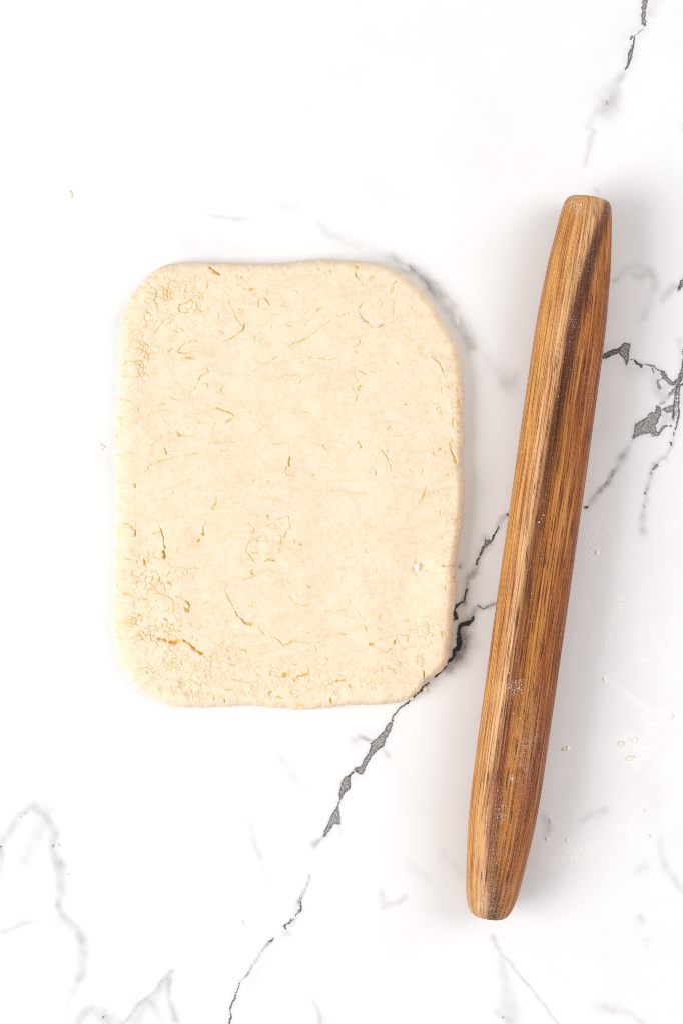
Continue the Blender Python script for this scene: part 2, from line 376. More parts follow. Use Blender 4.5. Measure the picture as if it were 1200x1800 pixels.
film = mm.math('MULTIPLY', mm.attr('flour_film'), mm.ramp(mm.noise(geo, 1300, 3, 0.7), .36, .62, .35, 1.0), clamp=True)
col = mm.mix(film, col, (0.965, 0.955, 0.94, 1))
mm.put(mm.b.inputs['Base Color'], col)
mm.b.inputs['Roughness'].default_value = 0.38
mm.b.inputs['Specular IOR Level'].default_value = 0.35
mm.put(mm.b.inputs['Normal'], mm.bump(mm.math('ADD', n3, mm.math('MULTIPLY', n4, 2.0)), 0.05, 0.0004))

# adaptive sheet: small quads along the veins, larger ones elsewhere
def tiles(mask_cells, cell, sub):
    ys, xs = np.nonzero(mask_cells)
    g = np.arange(sub + 1) * (cell / sub)
    gx, gy = np.meshgrid(g, g)
    X = (xa + xs * cell)[:, None] + gx.ravel()[None]; Y = (ya + ys * cell)[:, None] + gy.ravel()[None]
    i, j = np.meshgrid(np.arange(sub), np.arange(sub)); i = i.ravel(); j = j.ravel()
    q = np.stack([j * (sub + 1) + i, (j + 1) * (sub + 1) + i, (j + 1) * (sub + 1) + i + 1, j * (sub + 1) + i + 1], 1)
    F = q[None] + (np.arange(len(xs)) * (sub + 1) ** 2)[:, None, None]
    return X.ravel(), Y.ravel(), F.reshape(-1, 4)
CELL = 8
ncx, ncy = (xb - xa) // CELL, (yb - ya) // CELL
blk = SD.a[:ncy * CELL, :ncx * CELL].reshape(ncy, CELL, ncx, CELL).min(axis=(1, 3))
fine = blk < 9.0
Xf, Yf, Ff = tiles(fine, CELL, 8)
Xc, Yc, Fc = tiles(~fine, CELL, 2)
X = np.concatenate([Xf, Xc]); Y = np.concatenate([Yf, Yc]); F = np.concatenate([Ff, Fc + len(Xf)])
sdv = SD.sample(X, Y); stv = ST.sample(X, Y); hzv = HZ.sample(X, Y)
# the rest of the worktop, out to its edges, with rounded-over sides and a bottom
ox0, ox1, oy0, oy1 = -2300, 3500, -2200, 4000
gx = [ox0, xa, xb, ox1]; gy = [oy0, ya, yb, oy1]
vx = []; vy = []; vz = []; vf = []
for j in range(3):
    for i in range(3):
        if i == 1 and j == 1: continue
        b0 = len(vx)
        for a_, b_ in ((i, j), (i, j + 1), (i + 1, j + 1), (i + 1, j)):
            vx.append(gx[a_]); vy.append(gy[b_]); vz.append(0.0)
        vf.append((b0, b0 + 1, b0 + 2, b0 + 3))
b0 = len(vx); T = 0.03
for z in (0.0, -T):
    for a_, b_ in ((ox0, oy0), (ox0, oy1), (ox1, oy1), (ox1, oy0)):
        vx.append(a_); vy.append(b_); vz.append(z)
for k in range(4):
    k2 = (k + 1) % 4
    vf.append((b0 + k2, b0 + k, b0 + 4 + k, b0 + 4 + k2))
vf.append((b0 + 7, b0 + 6, b0 + 5, b0 + 4))
n0 = len(X)
X = np.concatenate([X, vx]); Y = np.concatenate([Y, vy]); Z = np.concatenate([np.zeros(n0), vz])
F = np.concatenate([F, np.array(vf) + n0])
sdv = np.concatenate([sdv, np.full(len(vx), 12.0)]); stv = np.concatenate([stv, np.full(len(vx), .5)]); hzv = np.concatenate([hzv, np.zeros(len(vx))])
counter = mesh_object('countertop', np.stack([(X - 600) * S, (900 - Y) * S, Z], 1), F, mm.m,
                      attrs={'vein_edge': sdv, 'vein_strength': stv, 'cloud': hzv}, smooth=False)
tag(counter, kind='structure')

# ------------------------------------------------------------------ dough
OUT = px('W', [(230,60),(300,55),(345,58),(420,58),(520,62),(560,62),(620,55),(690,46),(740,50),(810,52),(870,58),(920,72),(965,98),
 (1010,135),(1045,172),(1068,205),(1090,250),(1115,285),(1132,320),(1142,365),(1150,420),(1152,480),(1152,550),(1153,620),(1149,660),
 (1146,700),(1150,740),(1152,800),(1150,850),(1148,890),(1140,950),(1131,1000),(1128,1030),(1129,1060),(1128,1110),(1124,1160),(1120,1220),
 (1112,1270),(1105,1320),(1092,1350),(1060,1378),(1032,1391),(1012,1425),(985,1450),(950,1462),(880,1470),(800,1470),(720,1478),(640,1484),
 (560,1480),(480,1474),(400,1474),(320,1478),(250,1478),(200,1465),(150,1435),(100,1395),(70,1350),(50,1290),(40,1230),(39,1150),(42,1050),
 (45,950),(48,860),(46,760),(42,680),(44,620),(52,540),(55,480),(58,400),(60,330),(60,260),(75,210),(100,160),(140,110),(180,75)])
OUT = np.array(OUT)
# resample the outline evenly with a closed Catmull-Rom curve
def closed_spline(P, n):
    out = []
    m = len(P)
    for i in range(m):
        p0, p1, p2, p3 = P[i - 1], P[i], P[(i + 1) % m], P[(i + 2) % m]
        t = np.linspace(0, 1, 24, endpoint=False)[:, None]
        out.append(0.5 * (2 * p1 + (p2 - p0) * t + (2 * p0 - 5 * p1 + 4 * p2 - p3) * t ** 2 + (3 * p1 - p0 - 3 * p2 + p3) * t ** 3))
    C = np.concatenate(out)
    L = np.concatenate([[0], np.cumsum(np.hypot(*(np.roll(C, -1, 0) - C).T))])
    s = np.linspace(0, L[-1], n, endpoint=False)
    C2 = np.vstack([C, C[:1]])
    return np.stack([np.interp(s, L, C2[:, 0]), np.interp(s, L, C2[:, 1])], 1)

CR = []   # cracks: list of (points in px, half width px, depth mm)
def crk(reg, lines, w=0.85, d=0.7):
    for l in lines:
        CR.append((px(reg, l if len(l) > 1 else [l[0], (l[0][0] + 2, l[0][1] + 1)]), w, d))
crk('D1', [[(650,112),(670,122)],[(670,122),(685,135),(715,155)]], 1.6, 2.4)
crk('D1', [[(652,118),(662,120)]], 2.6, 3.4)
crk('D1', [[(300,185),(318,155)],[(455,350),(510,325),(560,300),(620,295)],[(452,372),(460,395),(515,395),(532,378)],[(880,460),(864,510),(800,560),(740,585)],
  [(215,655),(280,655),(375,655),(410,625)],[(505,685),(530,690),(575,685)],[(100,690),(120,715),(100,735)],[(180,710),(190,728),(210,732)],[(135,870),(150,895)],
  [(700,1005),(760,1030),(815,1055)],[(870,240),(900,252),(935,245)],[(1000,300),(1040,355),(1010,375),(985,370)],[(455,655),(520,650),(575,635)],[(375,255),(392,262)],[(86,516)],[(110,970)],[(55,1180)]], .95, 1.0)
crk('D1', [[(265,235),(300,235),(312,270),(300,320),(318,350),(320,395),(300,412),(275,412)],[(340,230),(380,255),(390,310)],[(370,170),(420,190),(465,198),(515,195)],
  [(560,170),(568,260),(600,285),(630,260),(640,200)],[(450,370),(465,345),(510,335)],[(540,360),(530,378)],[(560,320),(575,375),(600,390)],[(825,215),(870,235)],[(870,190),(900,195)],
  [(700,310),(745,320)],[(770,325),(800,375),(830,450),(862,485)],[(965,365),(960,320),(1000,300)],[(1135,325),(1130,360),(1110,350)],[(710,410),(722,430)],[(700,465),(760,460)],[(780,430),(795,430)],
  [(840,375),(870,375),(865,400),(840,395)],[(395,545),(410,545),(395,580)],[(470,500),(495,520)],[(425,510),(455,520)],[(450,650),(480,610),(540,575),(580,580)],[(160,665),(215,645)],
  [(190,580),(250,590),(240,620)],[(80,805),(140,800),(150,860)],[(150,895),(170,930)],[(655,770),(600,800),(560,880),(500,935),(480,970)],[(740,865),(725,890),(740,920)],[(1090,825),(1150,790)],[(1020,720),(1090,675)],
  [(650,1000),(700,1005)],[(815,1055),(760,1105)],[(355,1020),(385,1020)],[(330,985),(370,985)],[(375,430),(330,490),(290,530)],[(430,1155),(460,1185)],[(540,1110),(500,1145)],[(720,1150),(700,1170)],
  [(190,780),(210,800),(180,805)],[(395,930),(480,975)],[(600,850),(645,850),(640,870)],[(250,210),(270,215)],[(640,750),(650,780)],[(690,345),(750,340)],[(1050,405),(1110,410)]])
crk('D2', [[(463,105),(472,110)]], 1.6, 1.8)
crk('D2', [[(475,400),(510,450),(540,465),(560,490)],[(600,490),(640,465),(690,455),(710,440)],[(390,405),(320,430)],[(870,320),(890,300)],[(465,825),(480,840)],[(290,695),(330,695)]], .85, .95)
crk('D2', [[(465,110),(460,160),(510,235)],[(215,110),(230,125)],[(720,195),(690,225),(695,260)],[(530,310),(485,360),(475,400)],[(700,330),(695,430)],[(320,430),(230,495),(150,560),(80,590),(40,610)],
  [(440,625),(480,600),(480,550),(510,535),(530,560),(500,605)],[(105,665),(155,665)],[(160,680),(270,695)],[(100,840),(150,800),(190,800)],[(65,780),(70,800),(10,800)],[(470,765),(520,790)],[(450,770),(455,810),(465,825)],
  [(430,870),(465,920),(460,960)],[(45,1040),(90,1040),(150,1030)],[(940,680),(990,720),(1030,830)],[(1100,860),(1110,990)],[(0,480),(70,480)],[(140,480),(240,350)],[(415,345)],[(770,570),(800,560),(825,575)],[(100,720),(125,705)]])
crk('D6', [[(768,40),(778,44)]], 1.3, 1.6)
crk('D6', [[(475,280),(485,315)],[(1055,290),(1060,330),(1080,370),(1090,415)],[(995,325)],[(950,345),(955,360)],[(35,370),(35,430)],[(1108,10),(1115,40)],[(1095,55),(1120,55)],[(1125,90),(1130,110)]], 1.1, 1.3)
crk('D6', [[(250,305),(265,325)],[(625,330),(665,400),(705,510)],[(545,480),(560,450),(590,460),(585,490)],[(880,450),(878,490)],[(900,560),(895,630),(860,670)],[(1090,280),(1130,285)],[(1070,130),(1075,185),(1105,220),(1130,190),(1110,140),(1070,130)],
  [(800,450),(815,470)],[(160,490),(200,485)],[(665,240),(700,235),(750,235)],[(20,490),(70,490)],[(655,200),(680,180)],[(950,35),(985,42)],[(975,90),(1000,88)],[(925,265),(940,275)],[(100,220),(120,225)],[(45,90),(90,95),(150,90)],[(1040,485),(1048,490)],[(640,430),(650,440)]])
crk('D5', [[(365,320),(375,355)],[(1160,375),(1160,430)],[(700,60),(760,85),(812,108)],[(550,352),(585,348)],[(1020,525),(1035,540)],[(435,200),(470,240)],[(150,350)],[(55,225),(55,245)],[(110,25)],[(355,73),(385,70)]], .95, .95)
crk('D5', [[(90,545),(135,540)],[(175,545),(177,565)],[(215,490),(260,440),(340,400),(450,375),(550,355)],[(400,335),(500,325)],[(285,300),(330,260),(345,235)],[(470,240),(530,235)],[(540,165),(500,200)],[(690,285),(760,275),(830,285)],
  [(890,250),(960,220),(1020,160)],[(1050,300),(1140,275)],[(1145,440),(1145,480)],[(790,540),(870,525)],[(700,640),(670,710)],[(755,150),(790,130)],[(820,105),(920,80)],[(570,140),(610,165)],[(925,550),(930,520),(960,515)],[(520,90),(590,95)]])
crk('D3', [[(480,965),(540,1000)],[(330,955),(370,965)],[(400,975),(430,985),(460,968)]], 2.2, 2.2)
crk('D3', [[(515,985),(560,1020)],[(570,1030),(605,1052)]], 2.8, 2.8)
crk('D3', [[(355,400),(366,430)]], 1.8, 2.2)
crk('D3', [[(135,220),(180,275),(172,300)],[(340,250),(365,380)],[(95,665),(150,675)],[(200,705),(250,705)],[(235,440),(240,475)],[(500,715),(520,740),(515,780),(495,765)],[(660,1070),(690,1095)],[(785,725),(810,765),(825,810),(870,845),(910,870)],
  [(1000,465),(1030,445),(1060,455)],[(580,330),(590,318)],[(1025,405),(1035,408)],[(335,560),(330,590)],[(385,590),(410,605)],[(360,830),(385,840)],[(1125,1195),(1155,1175)],[(1195,1210),(1185,1230)],[(605,285),(620,290)],[(745,1340),(750,1355)],[(905,1295),(905,1308)],[(385,1358),(410,1358)]], 1.15, 1.25)
crk('D3', [[(90,215),(135,220)],[(290,150),(340,250)],[(370,440),(340,480)],[(100,440),(150,445)],[(190,455),(195,465)],[(280,530),(310,515),(335,560),(320,600),(270,635),(210,645)],[(240,440),(300,435),(330,440)],[(390,480),(420,500),(530,505),(600,505)],
  [(505,510),(510,535)],[(370,560),(400,525)],[(150,675),(200,705)],[(250,705),(280,685)],[(265,725),(270,745)],[(295,665),(360,670),(410,695),(435,740),(420,780),(390,800)],[(445,690),(500,715)],[(60,850),(150,855),(210,862)],[(155,875),(160,862)],[(215,835),(240,835)],
  [(380,855),(420,875)],[(370,905),(400,910)],[(435,905),(470,910)],[(150,950),(190,930),(210,910)],[(610,1070),(660,1070)],[(720,1095),(760,1105),(815,1130)],[(600,1095),(620,1105)],[(410,1110),(415,1080),(475,1080),(470,1115)],[(610,240),(620,290)],
  [(515,355),(490,365)],[(700,75),(670,135)],[(625,180),(620,230)],[(870,220),(910,215),(940,250),(930,280),(890,265)],[(1025,235),(1090,190),(1155,170),(1165,240)],[(1050,250),(1085,250),(1110,300),(1095,395)],[(1165,240),(1130,300),(1100,360)],
  [(930,320),(900,350),(885,400),(920,440),(950,470),(1000,465)],[(1060,455),(1110,470)],[(920,405),(970,410),(1030,405)],[(760,600),(750,650),(785,725)],[(910,870),(930,855)],[(970,880),(1000,930),(1070,945),(1110,985),(1145,1010)],[(1140,990),(1200,965)],
  [(870,580),(930,560),(990,515)],[(960,1135),(985,1130)],[(1145,1065),(1190,1065)],[(1035,1160),(1040,1180)],[(1075,1160),(1078,1190)],[(700,1140),(725,1143)],[(740,1280),(800,1280)],[(680,1275),(682,1285)],[(860,1280),(858,1300)],[(680,1330),(682,1345)],[(240,1015),(270,1015)],
  [(200,1150),(215,1145)],[(265,1135),(275,1145)],[(175,1183)],[(1030,135),(1065,135)],[(1020,300),(1010,330)],[(60,590),(60,620)],[(100,500),(110,525)],[(50,940),(110,950)],[(740,715),(710,720)],[(650,720),(600,740)],[(1085,1320),(1130,1335)],[(800,1215),(910,1240)]])
crk('D4', [[(60,1230),(90,1195),(150,1180)],[(335,1222),(390,1220)],[(1010,490),(1085,495)],[(890,1165),(895,1200),(890,1232)],[(0,1180),(30,1185)],[(295,1340),(300,1365)],[(705,965),(700,985)],[(550,985),(562,988)],[(1085,555),(1090,585)]], 1.3, 1.4)
crk('D4', [[(40,975),(80,970),(160,985),(190,970),(230,980)],[(205,990),(210,1035)],[(250,1000),(275,1030),(260,1075),(290,1090)],[(280,930),(375,925),(400,932)],[(110,910),(160,915)],[(260,775),(300,770)],[(350,775),(390,770)],[(80,730),(170,745)],
  [(480,890),(500,865),(520,880),(525,925)],[(565,985),(600,960),(650,940),(720,930),(705,980)],[(560,990),(600,1020),(660,1045),(690,1020)],[(740,930),(795,935),(790,970)],[(600,890),(625,895)],[(710,1090),(745,1110),(740,1135)],[(670,1140),(700,1150),(715,1180)],
  [(265,1260),(320,1230)],[(70,1380),(130,1385)],[(1135,170),(1100,200),(1070,240)],[(1085,250),(1115,270)],[(1035,550),(1040,595),(1085,585)],[(1030,600),(1025,640)],[(1000,920),(1005,935)],[(860,95),(895,30)],[(100,350),(130,365)],[(120,460),(128,470)],
  [(585,500),(590,525)],[(560,670),(620,670),(615,650)],[(150,1180),(155,1155)],[(75,1160),(85,1175)],[(415,700),(418,735)],[(770,840),(785,845)],[(1000,910),(1030,915),(1030,945),(1000,945)],[(1000,830),(1020,835)],[(620,1130),(630,1160)],[(830,1270),(835,1300)],[(250,1155),(260,1158)],[(720,460),(750,455)],[(900,520),(920,520)]])
crk('D4', [[(45,690),(60,715),(85,730)]], 2.5, .5)
crk('D4', [[(840,440),(845,540)]], 1.5, .5)
# finer, shorter wrinkles where the dough is crumbly
zones = [(215,480,330,640,90,.25),(300,480,480,600,75,-.5),(205,600,300,760,60,.1),(205,920,330,1100,110,.15),(205,1080,420,1230,160,.25),(380,1120,600,1235,110,.1),
         (600,1080,790,1230,70,-.3),(765,620,808,1000,50,1.3),(430,900,520,1010,22,-.4),(600,480,720,620,20,.6),(230,700,780,1100,70,-.4),(420,490,760,800,45,-.45),(780,1000,802,1150,14,.8),(330,460,760,486,30,.1),(205,760,235,930,18,.2)]
for x0, y0, x1, y1, n, ang in zones:
    for _ in range(int(n * 1.1)):
        x, y = rng.uniform(x0, x1), rng.uniform(y0, y1)
        a = ang + rng.normal(0, .55); pts = [(x, y)]
        for _k in range(rng.integers(2, 5)):
            a += rng.normal(0, .7); l = rng.uniform(1.5, 4.5)
            x += l * math.cos(a); y += l * math.sin(a); pts.append((x, y))
        CR.append((pts, rng.uniform(.55, .9), rng.uniform(.12, .6)))
    for _ in range(n // 10):    # small crumbs pressed in: closed loops
        x, y = rng.uniform(x0, x1), rng.uniform(y0, y1); r = rng.uniform(2.5, 6); e = rng.uniform(.5, 1); th = rng.uniform(0, 3)
        arc = rng.uniform(1.8, 4.6); pts = []
        for k in range(9):
            q = th + arc * k / 8; rr = r * rng.uniform(.85, 1.15)
            pts.append((x + rr * math.cos(q), y + rr * e * math.sin(q)))
        CR.append((pts, .85, rng.uniform(.3, .8)))
DX = Field(170, 430, 850, 1290, 0.8, 0.0)
for pts, w0, dep in CR:
    for p, q in zip(pts[:-1], pts[1:]):
        w = DX.win(min(p[0], q[0]) - 12, min(p[1], q[1]) - 12, max(p[0], q[0]) + 12, max(p[1], q[1]) + 12)
        if w is None: continue
        X = w[1] + 4.6 * fbm(w[1], w[2], 9, 3, 35); Y = w[2] + 4.6 * fbm(w[1], w[2], 9, 3, 39)
        d, t = seg_dist(X, Y, p, q)
        wv = np.clip(1 + 1.4 * fbm(w[1], w[2], 9, 2, 8), .45, 2); d = d / (w0 * wv)
        v = dep * (np.exp(-d ** 2) * np.clip(wv, .35, 1.6)) - 0.10 * min(dep, 1) * np.exp(-((d - 3.0) / 1.6) ** 2)
        cur = DX.a[w[0]]
        DX.a[w[0]] = np.where(np.abs(v) > np.abs(cur), v, cur)

# crumbly patches: a broken net of fine cracks round little lumps (cx, cy, rx, ry, cell size, strength)
for cx, cy, rx, ry, cs, am in ((300,540,78,62,11,1.0),(250,625,48,45,9,1.0),(228,700,24,50,8,.8),(262,1010,62,62,11,1.0),(262,1100,70,50,9,1.0),(330,1180,110,45,9,.8),
        (480,1190,110,40,9,.8),(640,1195,90,35,10,.6),(738,1130,50,60,10,.9),(800,720,14,110,8,.7),(470,945,42,45,11,.8),(672,530,62,42,14,.6),(420,530,70,40,12,.5),(790,930,16,60,9,.7),(390,740,34,34,9,.5)):
    w = DX.win(cx - rx * 1.3, cy - ry * 1.3, cx + rx * 1.3, cy + ry * 1.3)
    X = w[1] + 3.5 * fbm(w[1], w[2], 8, 2, 41); Y = w[2] + 3.5 * fbm(w[1], w[2], 8, 2, 43)
    jx, jy = np.meshgrid(np.arange(cx - rx * 1.5, cx + rx * 1.5, cs * 1.25), np.arange(cy - ry * 1.5, cy + ry * 1.5, cs))
    jx = jx + rng.uniform(-.48, .48, jx.shape) * cs; jy = jy + rng.uniform(-.48, .48, jy.shape) * cs
    f1 = np.full(X.shape, 1e9); f2 = f1.copy()
    for a_, b_ in zip(jx.ravel(), jy.ravel()):
        d = np.hypot(X - a_, (Y - b_) * 1.2)
        f2 = np.minimum(f2, np.maximum(f1, d)); f1 = np.minimum(f1, d)
    m = np.clip(1.25 - ((w[1] - cx) / rx) ** 2 - ((w[2] - cy) / ry) ** 2, 0, 1)
    gate = np.clip((fbm(w[1], w[2], 17, 3, 47) + .03) * 9, 0, 1)
    v = am * m * gate * (.85 * np.exp(-((f2 - f1) / 1.15) ** 2) - .10 * np.clip(1 - f1 / (cs * .6), 0, 1))
    cur = DX.a[w[0]]
    DX.a[w[0]] = np.where(np.abs(v) > np.abs(cur), v, cur)

TH = 0.0125
N = 2400                                   # points round the edge
B = closed_spline(OUT, 9600)
def near(x, y): return int(np.argmin(np.hypot(B[:, 0] - x, B[:, 1] - y)))
cut = [near(232, 488), near(772, 540), near(772, 1188), near(236, 1208)]      # the four corners
NU, NV = 520, 680
parts_ = []
for (c0, c1), m_ in zip(zip(cut, cut[1:] + cut[:1]), (NU, NV, NU, NV)):
    if c1 < c0: c1 += len(B)
    q = np.linspace(c0, c1, m_, endpoint=False)
    parts_.append(np.stack([np.interp(q % len(B), np.arange(len(B) + 1), np.append(B[:, k], B[0, k])) for k in (0, 1)], 1))
B = np.concatenate(parts_)
B += (np.stack([fbm(B[:, 0], B[:, 1], 14, 3, 50), fbm(B[:, 0], B[:, 1], 14, 3, 53)], 1)) * 3.6
def edge_normals(B):
    for _ in range(160): B = (np.roll(B, 1, 0) + 2 * B + np.roll(B, -1, 0)) / 4
    t = np.roll(B, -3, 0) - np.roll(B, 3, 0)
    n = np.stack([t[:, 1], -t[:, 0]], 1); n /= np.linalg.norm(n, axis=1)[:, None]
    return n
nrm = edge_normals(B)
# profile of the rim, from the shoulder round the bulge to the bench: (inset px, height fraction)
er = 17.0 + 5 * fbm(B[:, 0], B[:, 1], 60, 2, 61) + 14 * np.clip((330 - B[:, 0]) / 130, 0, 1)      # the left rim slopes more gently
er = er * (1 - .5 * np.exp(-((B[:, 0] - 745) ** 2 + (B[:, 1] - 1202) ** 2) / 900))
for _ in range(20): er = (np.roll(er, 1) + 2 * er + np.roll(er, -1)) / 4
def inset(k): return B - nrm * (er[:, None] * k)
C0 = inset(1.0)
# even the inset loop slightly where the corner is tight
for _ in range(60): C0 = (np.roll(C0, 1, 0) + C0 * 2 + np.roll(C0, -1, 0)) / 4
# interior: a transfinite grid spanned between the four sides of the shoulder loop
NU, NV = 520, 680
def coons(C):
    n = NU * 2 + NV * 2
    P = np.vstack([C, C[:1]])
    top = P[0:NU + 1]; right = P[NU:NU + NV + 1]; bot = P[NU + NV:2 * NU + NV + 1][::-1]; left = P[2 * NU + NV:n + 1][::-1]
    u = np.linspace(0, 1, NU + 1)[None, :, None]; v = np.linspace(0, 1, NV + 1)[:, None, None]
    return ((1 - v) * top[None] + v * bot[None] + (1 - u) * left[:, None] + u * right[:, None]
            - ((1 - u) * (1 - v) * top[0] + u * (1 - v) * top[-1] + (1 - u) * v * bot[0] + u * v * bot[-1]))
prof = [(0.86, .0), (0.70, .0), (0.55, .0), (0.42, .0), (0.30, .0), (0.20, .0), (0.12, .0), (0.06, .0), (0.02, 0), (0.0, 0)]
heights = []
def top_h(x, y):
    h = TH + 0.0045 * fbm(x, y, 260, 3, 71) + 0.0030 * fbm(x, y, 75, 3, 75)
    g = lambda cx, cy, sx, sy, a, am: am * np.exp(-(((x - cx) * math.cos(a) + (y - cy) * math.sin(a)) / sx) ** 2 - ((-(x - cx) * math.sin(a) + (y - cy) * math.cos(a)) / sy) ** 2)
    h = h + g(722, 1030, 34, 95, .25, -.0034) + g(775, 1060, 16, 70, .1, .0007) + g(250, 930, 26, 60, 0, -.0012) + g(640, 1100, 60, 40, 0, -.0006)
    h = h + g(300, 1040, 60, 40, 0, .0008) + g(380, 1010, 50, 30, -.4, .0006)
    return h
V = []; 
C1 = C0
for k, _ in prof:
    w = (1 - k) 
    P = C1 + (B - C1) * w
    drop = 1 - math.sqrt(max(0, 1 - w ** 2.3))
    V.append((P[:, 0], P[:, 1], np.full(N, drop * 0.62)))
# underside of the bulge
for w, dr in ((0.02, .70), (0.07, .80), (0.14, .90), (0.24, .985)):
    P = B - nrm * (er[:, None] * w * .8)
    V.append((P[:, 0], P[:, 1], np.full(N, dr)))
X = np.stack([v[0] for v in V]); Y = np.stack([v[1] for v in V]); D = np.stack([v[2] for v in V])
M = X.shape[0]
idx = np.arange(M * N).reshape(M, N)
a = idx[:-1]; b = idx[1:]
Fr = np.stack([a, np.roll(a, -1, 1), np.roll(b, -1, 1), b], 2).reshape(-1, 4)
G_ = coons(C0)
gi = np.arange((NV + 1) * (NU + 1)).reshape(NV + 1, NU + 1) + M * N
# the outer frame of the grid shares the first loop's vertices
gi[0, :] = np.arange(NU + 1); gi[:, -1] = np.arange(NU, NU + NV + 1); gi[-1, ::-1] = np.arange(NU + NV, 2 * NU + NV + 1)
gi[::-1, 0] = np.append(np.arange(2 * NU + NV, N), 0)
Fg = np.stack([gi[:-1, :-1], gi[:-1, 1:], gi[1:, 1:], gi[1:, :-1]], 2).reshape(-1, 4)
X = np.concatenate([X.ravel(), G_[..., 0].ravel()]); Y = np.concatenate([Y.ravel(), G_[..., 1].ravel()]); D = np.concatenate([D.ravel(), np.zeros(G_.shape[0] * G_.shape[1])])
hz0 = top_h(X, Y)
Z = hz0 * (1 - D)
cr = DX.sample(X, Y)
lump = (0.00085 * fbm(X, Y, 12, 3, 81) + 0.00018 * fbm(X, Y, 4.2, 2, 85)) * np.clip(1 + 3.2 * fbm(X, Y, 60, 3, 88), .25, 2.2)
crumbly = np.clip(0.42 + 1.6 * np.clip((330 - X) / 120, 0, 1) * .35 + np.clip((Y - 1100) / 120, 0, 1) * .9 + np.clip((540 - Y) / 60, 0, 1) * .5 + np.clip((X - 740) / 60, 0, 1) * .5, 0, 1.6)
Z = Z - np.where(D < .55, cr * 0.001, 0) + lump * crumbly * np.where(D < .6, 1, 0)
# wobble on the flank so that it is not a clean extrusion
fl = np.clip(D / .3, 0, 1) * (D < .97)
X = X + fl * 3.2 * fbm(X, Y, 15, 3, 91) ; Y = Y + fl * 3.2 * fbm(X, Y, 15, 3, 95)
Z = np.maximum(Z, 0.0002)
wx, wy = to_world(X, Y, np.clip(Z, 0, None))
F = np.concatenate([Fr, Fg[:, ::-1]])
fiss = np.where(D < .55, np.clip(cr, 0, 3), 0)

dm = NT('raw_dough')
gp = dm.n('ShaderNodeTexCoord').outputs['Object']
c1 = dm.noise(gp, 110, 6, 0.62); c2 = dm.noise(gp, 330, 3, 0.55, 0.4); c3 = dm.noise(gp, 1800, 3, 0.6)
dc = dm.mix(dm.ramp(c1, 0.35, 0.68), srgb(238, 222, 198), srgb(236, 215, 186))
sw1 = dm.noise(dm.scale(gp, (28, 90, 40), rot=-.45), 1.0, 5, .62, 1.6)
dc = dm.mix(dm.ramp(sw1, 0.50, 0.70, 0, .55), dc, srgb(232, 203, 164))
dc = dm.mix(dm.ramp(c2, 0.54, 0.74, 0, .35), dc, srgb(232, 199, 156))
dc = dm.mix(dm.ramp(dm.math('ADD', c2, dm.math('MULTIPLY', c1, -.4)), 0.30, 0.12, 0, .4), dc, srgb(244, 231, 212))
dc = dm.mix(dm.ramp(dm.attr('fissure'), 0.08, 0.8, 0, .9, False), dc, srgb(233, 196, 118))     # warm bounced light of the cracks painted in by depth, with yellower inner dough
dm.put(dm.b.inputs['Base Color'], dc)
dm.b.inputs['Roughness'].default_value = 0.62
dm.b.inputs['Specular IOR Level'].default_value = 0.25
dm.b.inputs['Subsurface Weight'].default_value = 0.25
dm.b.inputs['Subsurface Radius'].default_value = (1.0, 0.55, 0.22)
dm.b.inputs['Subsurface Scale'].default_value = 0.0012
bh = dm.math('ADD', dm.math('MULTIPLY', c2, .8), dm.math('MULTIPLY', c3, 0.15))
dm.put(dm.b.inputs['Normal'], dm.bump(bh, 0.12, 0.0005))
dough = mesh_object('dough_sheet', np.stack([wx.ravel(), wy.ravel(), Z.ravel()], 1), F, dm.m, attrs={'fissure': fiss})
tag(dough, 'pale cream sheet of rolled-out dough with rounded corners and fine cracks, lying on the marble', 'dough')

def dough_top(x, y):
    return float(top_h(np.array([x]), np.array([y]))[0])

# ------------------------------------------------------------------ rolling pin
PT = np.array([1034.5, 346.0]); PB = np.array([857.5, 1615.0])
ax = (PB - PT) / np.linalg.norm(PB - PT); LEN = float(np.linalg.norm(PB - PT))
nx_ = np.array([-ax[1], ax[0]]); nx_ = nx_ * (1 if nx_[0] > 0 else -1)   # towards the right of the photograph
rad = np.array([(0, 0), (0.6, 21), (2.2, 30), (6, 36.5), (14, 41), (30, 44.3), (60, 47.8), (118, 54.6), (208, 60.2), (284, 61.6), (430, 62.2), (640, 62.2), (850, 61.9),
                (1000, 61.5), (1060, 60.8), (1110, 58.8), (1180, 52.5), (1234, 46), (1250, 42.5), (1264, 38), (1273, 32.5), (1278, 26), (LEN - .4, 17), (LEN, 0)], float)
rad[:, 0] *= LEN / rad[-1, 0]
# sample axial stations, dense at the ends
st_ = np.unique(np.concatenate([np.linspace(0, 40, 40), np.linspace(40, LEN - 40, 420), np.linspace(LEN - 40, LEN, 40)]))
def smooth_interp(t):
    r = np.interp(t, rad[:, 0], rad[:, 1])
    return r
rr = smooth_interp(st_)
for _ in range(10):
    r2 = rr.copy(); mid = np.clip((st_ - 30) / 30, 0, 1) * np.clip((LEN - 30 - st_) / 30, 0, 1)
    r2[1:-1] = (rr[:-2] + 2 * rr[1:-1] + rr[2:]) / 4
    rr = rr + (r2 - rr) * mid
rr2 = rr.copy(); rr2[1:-1] = (rr[:-2] + 2 * rr[1:-1] + rr[2:]) / 4; rr = rr2; rr[0] = rr[-1] = 0
ZA = 62.3 * S / (1 + 62.3 * S / H)           # axis height
kz = (1 - ZA / H)
NA = 160
th = np.linspace(0, 2 * np.pi, NA, endpoint=False)
Tm, Th = np.meshgrid(st_, th, indexing='ij')
Rm = np.repeat(rr[:, None], NA, 1) * (1 + 0.006 * np.cos(2 * Th + .4))
cxp = PT[0] + ax[0] * Tm; cyp = PT[1] + ax[1] * Tm
